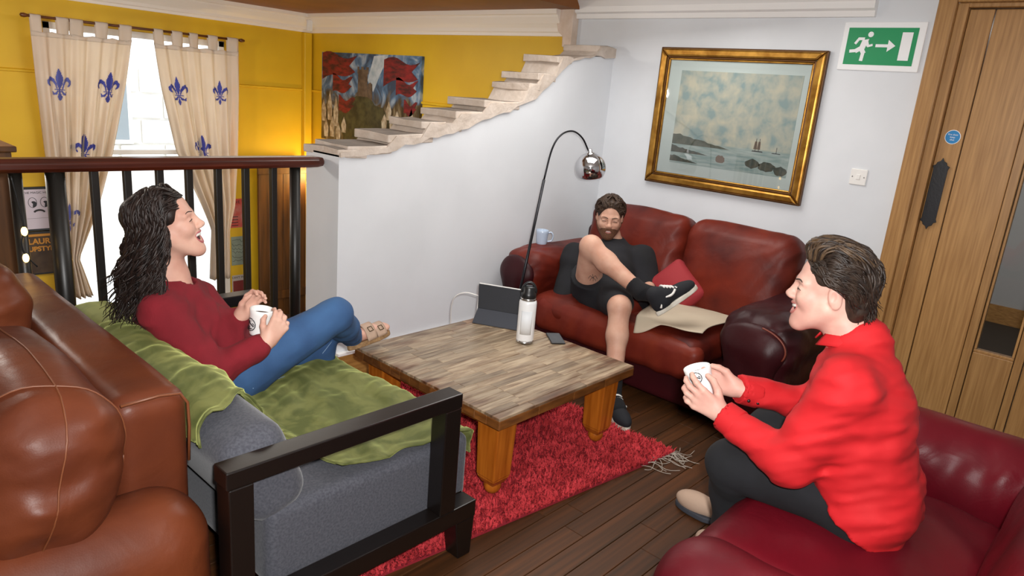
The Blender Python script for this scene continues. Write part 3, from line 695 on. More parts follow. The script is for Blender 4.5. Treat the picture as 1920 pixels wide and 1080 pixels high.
# ---------------- battle painting in the yellow room
def painting_mat():
    m = bpy.data.materials.new('painted_canvas'); m.use_nodes = True; nt = m.node_tree; ln = nt.links.new; b = nt.nodes['Principled BSDF']; b.inputs['Roughness'].default_value = .45
    tc = nd(nt, 'ShaderNodeTexCoord'); sp = nd(nt, 'ShaderNodeSeparateXYZ'); ln(tc.outputs['Generated'], sp.inputs[0])
    n = nd(nt, 'ShaderNodeTexNoise'); n.inputs['Scale'].default_value = 5; n.inputs['Detail'].default_value = 6; n.inputs['Distortion'].default_value = 1.5; ln(tc.outputs['Object'], n.inputs['Vector'])
    r = nd(nt, 'ShaderNodeValToRGB'); e = r.color_ramp.elements; e[0].position = .35; e[0].color = L('#2c3e55'); e[1].position = .68; e[1].color = L('#a9b3bb'); q = e.new(.5); q.color = L('#4d6f8f'); ln(n.outputs['Fac'], r.inputs[0])
    n2 = nd(nt, 'ShaderNodeTexNoise'); n2.inputs['Scale'].default_value = 9; n2.inputs['Detail'].default_value = 7; mp = nd(nt, 'ShaderNodeMapping'); mp.inputs['Scale'].default_value = (1, 2.5, .7); ln(tc.outputs['Object'], mp.inputs[0]); ln(mp.outputs[0], n2.inputs['Vector'])
    r2 = nd(nt, 'ShaderNodeValToRGB'); e = r2.color_ramp.elements; e[0].position = .3; e[0].color = L('#2e2418'); e[1].position = .72; e[1].color = L('#8a7a5e'); q = e.new(.5); q.color = L('#4e3f28'); ln(n2.outputs['Fac'], r2.inputs[0])
    ad = nd(nt, 'ShaderNodeMath', operation='MULTIPLY_ADD'); ad.inputs[1].default_value = .5; ln(n.outputs['Fac'], ad.inputs[0]); ln(sp.outputs[2], ad.inputs[2])
    gt = nd(nt, 'ShaderNodeMapRange'); gt.inputs['From Min'].default_value = .70; gt.inputs['From Max'].default_value = .82; ln(ad.outputs[0], gt.inputs[0])
    mx = nd(nt, 'ShaderNodeMixRGB'); ln(gt.outputs[0], mx.inputs[0]); ln(r2.outputs[0], mx.inputs[1]); ln(r.outputs[0], mx.inputs[2]); ln(mx.outputs[0], b.inputs['Base Color'])
    return m
bp = thing('battle_painting', 'unframed canvas of red banners, riders and a castle on the yellow wall', 'painting', (WX, 5.82, 1.0))
by1, by0, bz0, bz1 = 6.62, 5.03, 0.98, 1.85; BX = WX - .03
cv = G().box((BX, by0, bz0), (WX, by1, bz1)).build('canvas', painting_mat(), bp)
mat('paint_red', '#8a1a20', .5, col2='#3c1018', nscale=16, stretch=(1, .6, 2)); mat('paint_stone', '#6d5a4a', .5, col2='#4a3b30', nscale=18); mat('paint_hill', '#2b2818', .5, col2='#4c4a2c', nscale=14); mat('paint_pale', '#c9bda6', .5, col2='#8d7a5f', nscale=20); mat('paint_cloud', '#c7cdd0', .5, col2='#94a4ae', nscale=10)
def oncanvas(poly, m, name, lift=0.0):
    W = by1 - by0; H = bz1 - bz0; G().prism([(a * W, b * H) for a, b in poly], (BX - lift, by1, bz0), (0, -1, 0), (0, 0, 1), 0.0012).build(name, m, cv, fix=True)
oncanvas([(.50, .72), (.56, .98), (.70, 1.0), (.62, .78), (.56, .60)], 'paint_cloud', 'painted_smoke')
oncanvas([(.16, .26), (.24, .36), (.30, .40), (.36, .52), (.44, .57), (.53, .55), (.58, .46), (.66, .44), (.72, .34), (.84, .28), (.78, .05), (.28, .03)], 'paint_hill', 'painted_hill', .0006)
oncanvas([(.40, .54), (.405, .78), (.395, .79), (.395, .86), (.415, .86), (.415, .83), (.435, .83), (.435, .86), (.46, .86), (.46, .83), (.485, .83), (.485, .86), (.51, .86), (.51, .79), (.50, .78), (.505, .54)], 'paint_stone', 'painted_castle', .0012)
oncanvas([(.505, .54), (.505, .68), (.53, .70), (.55, .68), (.555, .50)], 'paint_stone', 'painted_castle', .0011)
def flag(x, z, wl, ht, nm='painted_banner'):
    top = [(x + wl * t, z + ht * (.5 - .12 * t) + .03 * math.sin(7 * t + x * 9)) for t in np.linspace(0, 1, 9)]; bot = [(x + wl * t * .95, z - ht * (.5 - .38 * t) + .03 * math.sin(6 * t + x * 9)) for t in np.linspace(1, 0, 9)]
    oncanvas(top + [(x + wl * .78, z + .02)] + bot, 'paint_red', nm, .0018)
flag(.01, .84, .38, .30); flag(.13, .64, .22, .20); flag(.66, .82, .33, .28); flag(.78, .66, .20, .18); flag(.86, .46, .12, .14); flag(.20, .42, .18, .18)
for (u, z, h_) in ((.10, .40, .34), (.17, .34, .34), (.06, .14, .22), (.20, .12, .20), (.13, .16, .24), (.26, .20, .18), (.03, .34, .26), (.76, .28, .2), (.68, .30, .16), (.97, .26, .2), (.72, .42, .20), (.80, .34, .18), (.93, .36, .22), (.86, .28, .14)):
    oncanvas([(u - .022, z - h_ / 2), (u + .022, z - h_ / 2), (u + .026, z), (u + .012, z + h_ * .28), (u, z + h_ / 2), (u - .014, z + h_ * .25), (u - .028, z)], 'paint_pale', 'painted_rider', .0018)

# ---------------- curtain rod, curtains with fleur-de-lis
mat('rod_wood', '#6d3d17', .35, col2='#4a270d', nscale=9)
def curtain_mat():
    m = mat('curtain_cloth', '#fbf4ea', .8, col2='#f2e8da', nscale=3, bump=.25, bscale=500, bdist=.0006)
    nt = m.node_tree; b = nt.nodes['Principled BSDF']; t = nd(nt, 'ShaderNodeBsdfTranslucent'); t.inputs[0].default_value = L('#f0dcbc')
    mx = nd(nt, 'ShaderNodeMixShader'); mx.inputs[0].default_value = .46; nt.links.new(b.outputs[0], mx.inputs[1]); nt.links.new(t.outputs[0], mx.inputs[2]); nt.links.new(mx.outputs[0], nt.nodes['Material Output'].inputs[0]); return m
curtain_mat(); mat('fleur_blue', '#39419b', .7); mat('fleur_blue_faded', '#565ea8', .7)
RZ, RYC = 1.872, 6.735
rd = thing('curtain_rod', 'thin dark wooden curtain rod above the window', 'curtain rod', (2.5, RYC, RZ))
G().tube([(1.64, RYC, RZ), (3.37, RYC, RZ)], .011, 10).build('rod', 'rod_wood', rd, True)
for x in (1.625, 3.385): G().lathe([(0, -.03), (.014, -.022), (.018, 0), (.012, .02), (.006, .03)], (x, RYC, RZ), 14, ax=np.array([[0, 0, 1], [0, 1, 0], [-1, 0, 0]])).build('finial', 'rod_wood', rd, True)
for x in (1.69, 3.325): G().box((x - .006, RYC, RZ - .006), (x + .006, WY, RZ + .006)).build('bracket', 'rod_wood', rd, bevel=.002)
def near_line(x, y, pts, th):
    """inside a tapering brush stroke?"""
    best = 9
    for k in range(len(pts) - 1):
        (ax, ay), (bx, by) = pts[k], pts[k + 1]; dx, dy = bx - ax, by - ay; t = max(0, min(1, ((x - ax) * dx + (y - ay) * dy) / (dx * dx + dy * dy)))
        r = th[k] + (th[k + 1] - th[k]) * t; best = min(best, math.hypot(x - ax - t * dx, y - ay - t * dy) - r)
    return best < 0
def fleur_in(x, y):
    ax = abs(x)
    if near_line(ax, y, [(0, -.24), (0, .15), (0, .55), (0, 1.28)], [.05, .19, .24, .0]): return True
    if near_line(ax, y, [(.16, -.24), (.26, .06), (.44, .36), (.66, .46), (.86, .30), (.88, .06), (.72, -.06)], [.03, .07, .12, .14, .12, .10, .05]): return True
    if abs(y + .33) < .045 and ax < .36: return True
    if near_line(ax, y, [(0, -.42), (0, -.62), (0, -.85), (0, -1.2)], [.05, .06, .15, .0]): return True
    if near_line(ax, y, [(.10, -.42), (.22, -.62), (.42, -.66), (.50, -.52)], [.04, .07, .08, .03]): return True
    return False
def make_curtain(label, topL, topR, edges, nw, tabs, fleurs, seed):
    cu = thing('curtain', label, 'curtain', ((topL + topR) / 2, RYC, -0.45), 'curtains at the bright window'); r = random.Random(seed); ph = r.uniform(0, 6)
    zs = [e[0] for e in edges]
    def pos(u, z, lift=0.0):
        xl = np.interp(-z, [-q for q in zs], [e[1] for e in edges]); xr = np.interp(-z, [-q for q in zs], [e[2] for e in edges]); wd = xr - xl
        v = (1.76 - z) / 2.2; amp = .012 + .035 * min(1, v * 2.2) * min(1, .55 / max(wd, .2))
        y = RYC + amp * math.sin(2 * math.pi * nw * u + ph + .6 * math.sin(3 * v + ph)) + .35 * amp * math.sin(2 * math.pi * nw * 2.3 * u + ph * 2 + 2 * v) - lift
        sag = .012 * math.sin(math.pi * (u * len(tabs)) % math.pi) if z > 1.72 else 0
        return (xl + wd * u, y, z - (sag if z > 1.74 else 0))
    ztop, zbot = 1.765, zs[-1]
    G().grid(lambda u, v: pos(u, ztop + (zbot - ztop) * v), 90, 46, .003).build('curtain_panel', 'curtain_cloth', cu, True)
    G().grid(lambda u, v: pos(u, ztop + .004 - .045 * v, .004), 70, 4, .003).build('heading_band', 'curtain_cloth', cu, True)
    for t0, t1 in tabs:
        def tb(a, b, t0=t0, t1=t1):
            x = topL + (topR - topL) * (t0 + (t1 - t0) * b); s_ = a * 2 - 1
            if abs(s_) < .25: an = s_ / .25 * math.pi / 2; return (x, RYC + .014 * math.sin(an), RZ + .014 * math.cos(an))
            k = (abs(s_) - .25) / .75; u = t0 + (t1 - t0) * b; p = pos(u, ztop - .01); sg_ = 1 if s_ > 0 else -1
            return (x + (p[0] - x) * k, RYC + .014 * sg_ * (1 - k) + (p[1] - RYC + .002 * sg_) * k, RZ + (ztop - .015 - RZ) * k)
        G().grid(tb, 17, 5, .002).build('tab', 'curtain_cloth', cu, True)
    for (px, py, hgt, m) in fleurs:
        c = aty(px, py, RYC - .03); z_ = c[2]
        xl = np.interp(-z_, [-q for q in zs], [e[1] for e in edges]); xr = np.interp(-z_, [-q for q in zs], [e[2] for e in edges]); u0 = (c[0] - xl) / (xr - xl)
        n = 44; su = hgt / 2.5; g = G(); 
        for i in range(n):
            for j in range(n):
                a0, b0 = -1 + 2 * i / n, -1.3 + 2.6 * j / n; da, db = 2 / n, 2.6 / n
                if fleur_in(a0 + da / 2, b0 + db / 2):
                    V = [pos(u0 + a_ * su * .82 / (xr - xl), z_ + b_ * su, .010) for a_, b_ in ((a0, b0), (a0 + da, b0), (a0 + da, b0 + db), (a0, b0 + db))]
                    g.add(V, [(0, 1, 2, 3)])
        g.build('fleur_print', m, cu)
    return cu
make_curtain('left cream tab-top curtain with blue fleur-de-lis, gathered toward the left', 1.66, 2.40,
    [(1.80, 1.66, 2.40), (1.4, 1.67, 2.32), (0.84, 1.69, 2.18), (0.3, 1.72, 2.02), (-0.09, 1.75, 1.86), (-.45, 1.72, 1.95)], 5.5,
    [(.0, .10), (.24, .36), (.37, .50), (.62, .75), (.87, 1.0)][:] , [(113, 160, .27, 'fleur_blue_faded'), (205, 165, .27, 'fleur_blue'), (160, 282, .27, 'fleur_blue'), (130, 408, .27, 'fleur_blue_faded')], 1)
make_curtain('right cream tab-top curtain with blue fleur-de-lis, hanging nearest the corner', 2.58, 3.345,
    [(1.80, 2.58, 3.345), (1.4, 2.63, 3.34), (0.84, 2.74, 3.31), (0.3, 2.96, 3.27), (0.05, 3.05, 3.21), (-.45, 3.02, 3.20)], 5.5,
    [(.0, .10), (.20, .32), (.40, .50), (.62, .74), (.86, 1.0)], [(337, 172, .27, 'fleur_blue'), (415, 175, .24, 'fleur_blue'), (382, 280, .27, 'fleur_blue')], 4)

# ---------------- posters and panel in the yellow room
mat('poster_lilac', '#cfc6d2', .6); mat('poster_dark', '#3a2a1e', .6, col2='#52402c', nscale=8); mat('poster_red', '#c14a3f', .6, col2='#b8a9a0', nscale=5, lo=.45, hi=.7); mat('poster_sage', '#8c9889', .6, col2='#7b887b', nscale=9); mat('poster_amber', '#c98a2a', .5); mat('poster_grey', '#b8b0aa', .6); mat('frame_black', '#141210', .4)
def poster(label, x0, x1, z0, z1, m, frame_w=0.0):
    t = thing('poster', label, 'poster', ((x0 + x1) / 2, WY, z0), 'posters on the yellow window wall')
    if frame_w: G().box((x0 - frame_w, WY - .022, z0 - frame_w), (x1 + frame_w, WY, z1 + frame_w)).build('poster_frame', 'frame_black', t, bevel=.003)
    G().box((x0, WY - .024 if frame_w else WY - .004, z0), (x1, WY - .001, z1)).build('sheet', m, t); return t, (WY - .0245 if frame_w else WY - .0045)
UX, UZ = (1, 0, 0), (0, 0, 1)
t, yy = poster('lilac poster of two wide eyes and a frown in black frame', 1.515, 1.745, .165, .50, 'poster_lilac', .02)
text('THE MAGIC HOUR', .026, (1.63, yy, .472), UX, UZ, 'print_ink', t)
for cx in (1.585, 1.672):
    G().tube([(cx + .030 * math.cos(a), yy, .39 + .042 * math.sin(a)) for a in np.linspace(0, 2 * math.pi, 25)], .002, 5).build('eye_outline', 'print_ink', t)
    G().prism([(.024 * math.cos(a), .026 * math.sin(a)) for a in np.linspace(-1.9, 2.3, 14)] + [(-.004, .004)], (cx + .006, yy, .376), UX, UZ, .0006).build('pupil', 'print_ink', t, fix=True)
G().tube([(1.628 + .04 * math.cos(a), yy, .300 + .026 * math.sin(a)) for a in np.linspace(.35, math.pi - .35, 12)], .008, 6).build('mouth', 'print_ink', t)
G().box((1.535, yy - .0003, .255), (1.725, yy + .0003, .2565)).build('rule', 'print_ink', t)
t, yy = poster('dark poster with amber lettering under the eyes poster', 1.515, 1.745, -.22, .125, 'poster_dark', .015)
G().box((1.515, yy - .0005, .10), (1.745, yy, .12)).build('amber_strip', 'poster_amber', t)
text('LAURIE', .066, (1.63, yy, .055), UX, UZ, 'poster_amber', t, bold=.002); text('UPSTYLE', .056, (1.63, yy, -.01), UX, UZ, 'poster_amber', t, bold=.002)
t, yy = poster('red and grey poster reading SAVE beside the curtain', 3.30, 3.47, .03, .33, 'poster_red')
text('SAVE W', .045, (3.385, yy, .295), UX, UZ, 'print_ink', t)
for k in range(4): G().box((3.31, yy - .0004, .05 + k * .03), (3.38, yy, .058 + k * .03)).build('text_line', 'print_ink', t)
t, yy = poster('grey-green poster with scribbled drawing, in the middle of its column', 3.30, 3.47, -.37, -.065, 'poster_sage')
rq = random.Random(5)
for k in range(6):
    z = -.11 - k * .042; G().tube([(3.31 + .15 * i / 9, yy, z + rq.uniform(-.018, .018)) for i in range(10)], .0018, 4).build('ink_line', 'print_ink', t)
t, yy = poster("grey and maroon poster reading CAN'T WAIT, lowest of its column", 3.30, 3.47, -.75, -.48, 'poster_grey')
text("CAN'T WAIT", .03, (3.385, yy, -.505), UX, UZ, 'print_ink', t); G().box((3.31, yy - .0004, -.72), (3.46, yy, -.54)).build('printed_block', mat('poster_maroon', '#7c2a2a', .6), t)
pn = thing('timber_panel', 'tall dark timber panel standing in the yellow corner by the posters', 'panel', (3.8, 6.75, LOWZ))
for i in range(4): G().box((3.52 + i * .135, 6.70, LOWZ), (3.652 + i * .135, 6.74, .66)).build('board', 'dark_timber', pn, bevel=.004)
G().box((3.50, 6.68, .60), (4.08, 6.70, .68)).build('top_rail', 'dark_timber', pn, bevel=.004); G().box((3.50, 6.68, -.75), (4.08, 6.70, -.66)).build('bottom_rail', 'dark_timber', pn, bevel=.004)
# small lamp behind the half wall that washes the yellow corner
ul = thing('corner_uplighter', 'small uplighter glowing on the yellow wall in the corner', 'lamp', (4.13, 6.5, LOWZ))
G().lathe([(.09, 0), (.09, .02), (.012, .03), (.012, 1.35), (.02, 1.38), (.07, 1.45), (.066, 1.45), (.015, 1.385)], (4.13, 6.5, LOWZ), 20).build('lamp_stand', 'black_metal', ul, True)
G().lathe([(0, 1.40), (.03, 1.42), (.03, 1.44), (0, 1.46)], (4.13, 6.5, LOWZ), 14).build('bulb', mat('warm_bulb', '#ffd9a0', .4, emit='#ffc873', estr=12), ul, True)
light('corner_uplighter_light', 'POINT', (4.12, 6.5, .56), 14, (1.0, .70, .28), .04)
# dark wooden cupboard at the far left
cb = thing('cupboard', 'brown wooden cupboard edge behind the railing at far left', 'cupboard', (.75, 4.45, LOWZ))
G().box((.35, 4.2, LOWZ), (aty(22, 290, 4.2)[0], 4.7, aty(10, 285, 4.2)[2])).build('carcass', 'dark_timber', cb, bevel=.006)
G().box((.33, 4.18, aty(10, 285, 4.2)[2]), (aty(22, 290, 4.2)[0] + .02, 4.72, aty(10, 285, 4.2)[2] + .03)).build('cupboard_top', 'dark_timber', cb, bevel=.006)

# ================================================================== coffee table
TX0, TX1, TY0, TY1, TZ = 1.79, 2.70, 1.60, 2.53, 0.42
tb = thing('coffee_table', 'square butcher-block coffee table with pine legs on ball feet', 'table', ((TX0 + TX1) / 2, (TY0 + TY1) / 2, 0))
top = G().box((TX0 + .004, TY0 + .004, TZ - .045), (TX1 - .004, TY1 - .004, TZ - .006)).build('tabletop', 'edge_wood', tb, bevel=.004)
ns = 22; sw_ = (TY1 - TY0) / ns
for i in range(ns):
    x = TX0; first = True
    while x < TX1 - 1e-4:
        ln_ = rr.choice((.17, .26, .34, .42)); ln_ = ln_ * .6 if first else ln_; first = False; x1 = min(TX1, x + ln_)
        if TX1 - x1 < .06: x1 = TX1
        z = TZ + rr.uniform(-.0006, .0004)
        G().box((x, TY0 + i * sw_ + .0005, TZ - .012), (x1 - .0007, TY0 + (i + 1) * sw_ - .0005, z)).build('stave', 'stave_wood', top, bevel=.0012, seg=1)
        x = x1
for i in range(14):      # block edge facing the camera side
    a = TY0 + (TY1 - TY0) * i / 14; b = TY0 + (TY1 - TY0) * (i + 1) / 14
    G().box((TX0 - .002, a + .0006, TZ - .048), (TX0 + .006, b - .0006, TZ - .011)).build('edge_block', 'edge_wood', top, bevel=.0015, seg=1)
for i in range(4):
    a = TX0 + (TX1 - TX0) * i / 4; b = TX0 + (TX1 - TX0) * (i + 1) / 4
    G().box((a + .0006, TY0 - .002, TZ - .048), (b - .0006, TY0 + .006, TZ - .011)).build('edge_block', 'edge_wood', top, bevel=.0015, seg=1)
for lo, hi in (((TX0 + .045, TY0 + .045, TZ - .085), (TX1 - .045, TY0 + .07, TZ - .046)), ((TX0 + .045, TY1 - .07, TZ - .085), (TX1 - .045, TY1 - .045, TZ - .046)),
               ((TX0 + .045, TY0 + .07, TZ - .085), (TX0 + .07, TY1 - .07, TZ - .046)), ((TX1 - .07, TY0 + .07, TZ - .085), (TX1 - .045, TY1 - .07, TZ - .046))):
    G().box(lo, hi).build('apron', 'pine', tb, bevel=.003)
for lx in (TX0 + .10, TX1 - .10):
    for ly in (TY0 + .10, TY1 - .10):
        a = .058; r2 = lambda h_, z: [(lx - h_, ly - h_, z), (lx + h_, ly - h_, z), (lx + h_, ly + h_, z), (lx - h_, ly + h_, z)]
        lg = G().hexa(r2(.050, .105), r2(a, TZ - .046)).hexa(r2(.034, .072), r2(.050, .105)).build('leg', 'pine', tb, bevel=.006)
        G().lathe([(0, 0)] + [(.037 * math.sin(t), .037 - .037 * math.cos(t)) for t in np.linspace(.35, math.pi - .35, 12)] + [(.012, .075)], (lx, ly, .022), 20).build('ball_foot', 'pine', lg, True)

# ---------------- rug
mat('rug_red', '#c43c42', .95, col2='#9c282c', nscale=14, ndetail=4, spec=.2); mat('rug_back', '#8d1626', .95); mat('fringe', '#a79c90', .9)
e0 = np.array([2.84, 1.40]); e1 = np.array([0.95, 1.635]); dv_ = (e1 - e0); Lr = np.linalg.norm(dv_); dv_ /= Lr; nv_ = np.array([.02, 1.0]); Wr = 1.50
rg = thing('shag_rug', 'red shaggy rug under the coffee table', 'rug', (1.9, 2.2, 0))
P4 = [e0, e0 + nv_ * Wr, e1 + nv_ * (Wr - .2), e1]
G().add([(p[0], p[1], 0) for p in P4] + [(p[0], p[1], .008) for p in P4], [(3, 2, 1, 0), (4, 5, 6, 7), (0, 1, 5, 4), (1, 2, 6, 5), (2, 3, 7, 6), (3, 0, 4, 7)]).build('rug_backing', 'rug_back', rg, fix=True)
NB = 42000; U = RNG.uniform(0, 1, NB); Vv = RNG.uniform(0, 1, NB) ** 1.15
base = e0[None] + U[:, None] * (e1 - e0)[None] + Vv[:, None] * nv_[None] * (Wr - .2 * U)[:, None]
ang = RNG.uniform(0, 2 * math.pi, NB) ; lean = RNG.uniform(.008, .026, NB); hh = RNG.uniform(.012, .026, NB); ww = RNG.uniform(.0025, .005, NB)
B3 = np.concatenate([base, np.full((NB, 1), .006)], 1); D3 = np.stack([np.cos(ang), np.sin(ang), np.zeros(NB)], 1); S3 = np.stack([-np.sin(ang), np.cos(ang), np.zeros(NB)], 1); Zz = np.array([0, 0, 1.0])
v0 = B3 - S3 * ww[:, None]; v1 = B3 + S3 * ww[:, None]; v2 = B3 + D3 * lean[:, None] * .4 + Zz * (hh * .7)[:, None] + S3 * (ww * .8)[:, None]; v3 = B3 + D3 * lean[:, None] * .4 + Zz * (hh * .7)[:, None] - S3 * (ww * .8)[:, None]; v4 = B3 + D3 * lean[:, None] + Zz * hh[:, None]
VV = np.stack([v0, v1, v2, v3, v4], 1).reshape(-1, 3) - wloc(rg); ii = np.arange(NB)[:, None] * 5
tri = np.concatenate([ii + np.array([[0, 1, 2]]), ii + np.array([[0, 2, 3]]), ii + np.array([[3, 2, 4]])])
tag(finish('pile', npmesh('pile', VV, tri), 'rug_red', rg, False), kind='stuff')
g = G()
for i in range(24):
    t_ = rr.uniform(0, .14); p = e0 + (e1 - e0) * t_ * rr.choice((0.3, 1.0)); a = rr.uniform(-2.6, -.3); ln_ = rr.uniform(.06, .16); c = rr.uniform(-6, 6)
    pts_ = []
    q = np.array([p[0], p[1]]); 
    for k in range(8): pts_.append((q[0], q[1], .008 + .006 * math.sin(k))); a += c * .04 + rr.uniform(-.25, .25); q = q + np.array([math.cos(a), math.sin(a)]) * ln_ / 7
    g.tube(pts_, .0016, 5)
tag(g.build('fringe', 'fringe', rg, True), kind='stuff')

# ================================================================== things on the table
bt = thing('water_bottle', 'white insulated water bottle with black carry lid on the table', 'bottle', (2.505, 2.12, TZ))
bc = (2.505, 2.12, TZ)
G().lathe([(0, 0), (.040, 0), (.0425, .004), (.0425, .014)], bc, 32).build('steel_base', 'steel', bt, True)
bd = G().lathe([(.0425, .014), (.0435, .018), (.0435, .205), (.041, .215), (.037, .220)], bc, 40).build('bottle_body', 'bottle_white', bt, True)
G().lathe([(.037, .219), (.0385, .221), (.0385, .230), (.036, .232)], bc, 32).build('steel_collar', 'steel', bt, True)
cam_ang = math.atan2(-bc[1], -bc[0])
G().grid(lambda u, v: (bc[0] + .0439 * math.cos(cam_ang - .65 + 1.3 * u), bc[1] + .0439 * math.sin(cam_ang - .65 + 1.3 * u), TZ + .05 + .12 * v), 14, 3, .0003).build('label', 'label_white', bd, True)
lid = G().lathe([(0, .29), (.026, .288), (.030, .282), (.031, .262), (.037, .256), (.038, .234), (.036, .231)], bc, 32).build('lid', 'black_plastic', bt, True)
G().tube([(bc[0] + .034 * math.cos(t) * .70, bc[1] - .034 * math.cos(t) * .72, TZ + .255 + .052 * math.sin(t)) for t in np.linspace(0, math.pi, 14)], .007, 8).build('carry_loop', 'black_plastic', lid, True)
ph_ = [atz(*p, TZ) for p in ((1022, 628), (1047, 622), (1061, 646), (1036, 650))]
phn = thing('phone', 'black smartphone lying face up on the coffee table', 'phone', tuple(np.mean(ph_, 0)))
pcn = np.mean(ph_, 0); pa = np.array([.78, .62, 0]); pa /= np.linalg.norm(pa); pa = (ph_[0] + ph_[1] - ph_[2] - ph_[3]); pa[2] = 0; pa /= np.linalg.norm(pa); pb = np.array([-pa[1], pa[0], 0])
def pq(hx, hy, z): return [tuple(pcn + pa * sx_ * hx + pb * sy_ * hy + np.array([0, 0, z - pcn[2]])) for sx_, sy_ in ((-1, -1), (1, -1), (1, 1), (-1, 1))]
G().hexa(pq(.074, .036, TZ + .001), pq(.074, .036, TZ + .0085)).build('phone_body', 'black_plastic', phn, bevel=.003)
G().hexa(pq(.070, .033, TZ + .0085), pq(.070, .033, TZ + .0092)).build('phone_screen', 'screen_glass', phn)
# tablet propped in its folding case, back towards the camera
A_ = np.array([2.485, 2.475, TZ + .001]); B_ = np.array([2.605, 2.235, TZ + .001]); n_ = np.array([.895, .43, 0]); z_ = np.array([0, 0, 1.0])
tbt = thing('tablet', 'tablet propped in a dark grey folding case on the table', 'tablet', tuple((A_ + B_) / 2))
def slab(a, b, c, d, th, nm, m, parent=tbt, bevel=.003):
    nn = np.cross(np.array(b) - a, np.array(d) - a); nn /= np.linalg.norm(nn)
    return G().hexa([a, b, c, d], [np.array(p) + nn * th for p in (a, b, c, d)]).build(nm, m, parent, fix=True, bevel=bevel)
k0, k1 = A_ + n_ * .055 + z_ * .07 + (A_ - B_) * -.03, B_ + n_ * .055 + z_ * .07
t0_, t1_ = A_ + n_ * .085 + z_ * .195 + (A_ - B_) * .02, B_ + n_ * .085 + z_ * .195
slab(A_, B_, k1, k0, .004, 'case_stand', 'case_grey'); slab(k0, k1, t1_, t0_, .005, 'case_back', 'case_dark')
slab(A_ + n_ * .075 + z_ * .001 + (A_ - B_) * .02, B_ + n_ * .075 + z_ * .001, t1_ + n_ * .008 + z_ * .004, t0_ + n_ * .008 + z_ * .004, .006, 'tablet_body', 'white_plastic')
slab(A_, B_, B_ + n_ * .16, A_ + n_ * .16, .003, 'case_flap', 'case_grey')
c0 = (k0 + t0_) / 2
pts_ = [c0, c0 + np.array([-.05, .05, .012]), c0 + np.array([-.075, .10, -.02]), c0 + np.array([-.07, .13, -.09]), c0 + np.array([-.05, .15, -.2]), c0 + np.array([-.02, .2, -.42]), c0 + np.array([.0, .3, -.54]), c0 + np.array([.2, .36, -.54])]
def smooth_path(P, n=8):
    P = np.array(P, float); out = []
    Q = np.vstack([2 * P[0] - P[1], P, 2 * P[-1] - P[-2]])
    for i in range(1, len(Q) - 2):
        for t in np.linspace(0, 1, n, endpoint=False):
            a, b, c, d = Q[i - 1], Q[i], Q[i + 1], Q[i + 2]
            out.append(.5 * ((2 * b) + (-a + c) * t + (2 * a - 5 * b + 4 * c - d) * t * t + (-a + 3 * b - 3 * c + d) * t ** 3))
    out.append(P[-1]); return np.array(out)
cbl = G().tube(smooth_path(pts_), .0028, 8).build('charging_cable', 'white_plastic', None, True, loc=tuple(pts_[-1]))
tag(cbl, 'white charging cable curling from the tablet down behind the table', 'cable')

# ---------------- mug maker
def make_mug(name, label, base, R_, Hh, m, handle_dir, axis=None, wall=.004, taper=1.0):
    """mug standing on base, axis = unit up vector"""
    base = np.array(base, float); up_ = np.array([0, 0, 1.0]) if axis is None else np.array(axis, float) / np.linalg.norm(axis)
    hd = np.array(handle_dir, float); hd = hd - up_ * (hd @ up_); hd /= np.linalg.norm(hd); sd = np.cross(up_, hd); M_ = np.array([hd, sd, up_]).T
    t = thing(name, label, 'mug', tuple(base))
    rb = R_ * taper
    prof_ = [(0, 0), (rb * .93, 0), (rb, .004)] + [(rb + (R_ - rb) * k, .004 + (Hh - .006) * k) for k in np.linspace(.1, 1, 6)] + [(R_ - wall * .5, Hh), (R_ - wall, Hh - .002), (rb - wall, .008), (0, .007)]
    G().lathe(prof_, base, 36, M_).build('mug_body', m, t, True)
    hp = [(R_ - .003, Hh * .82), (R_ + .016, Hh * .86), (R_ + .028, Hh * .70), (R_ + .029, Hh * .48), (R_ + .020, Hh * .28), (R_ - .004, Hh * .20)]
    hp = smooth_path([base + M_ @ np.array([a, 0, b]) for a, b in hp], 5)
    G().tube(hp, .0052, 10).build('handle', m, t, True)
    G().lathe([(0, Hh * .78), (R_ - wall - .0005, Hh * .78)], base, 24, M_).build('tea', mat('tea', '#5a3218', .1) if 'tea' not in MATS else MATS['tea'], t)
    return t, M_
def mug_emblem(t, M_, base, R_, zc, az, r_, m='print_ink'):
    """round woodcut-like emblem wrapped on the mug wall"""
    base = np.array(base, float); rq = random.Random(2)
    def P(a, b): an = az + a / R_; return base + M_ @ np.array([(R_ + .0006) * math.cos(an), (R_ + .0006) * math.sin(an), zc + b])
    g = G()
    n = 26
    for i in range(n):
        for j in range(n):
            a = -1 + 2 * (i + .5) / n; b = -1 + 2 * (j + .5) / n; d = math.hypot(a, b)
            on = (.86 < d < 1.0) or (d < .74 and (math.sin(7 * a + 4 * math.sin(5 * b)) + math.sin(8 * b + 3 * a) > .1))
            if on:
                h_ = r_ / n; g.add([P(a * r_ - h_, b * r_ - h_), P(a * r_ + h_, b * r_ - h_), P(a * r_ + h_, b * r_ + h_), P(a * r_ - h_, b * r_ + h_)], [(0, 1, 2, 3)])
    g.build('emblem', m, t.children[0])

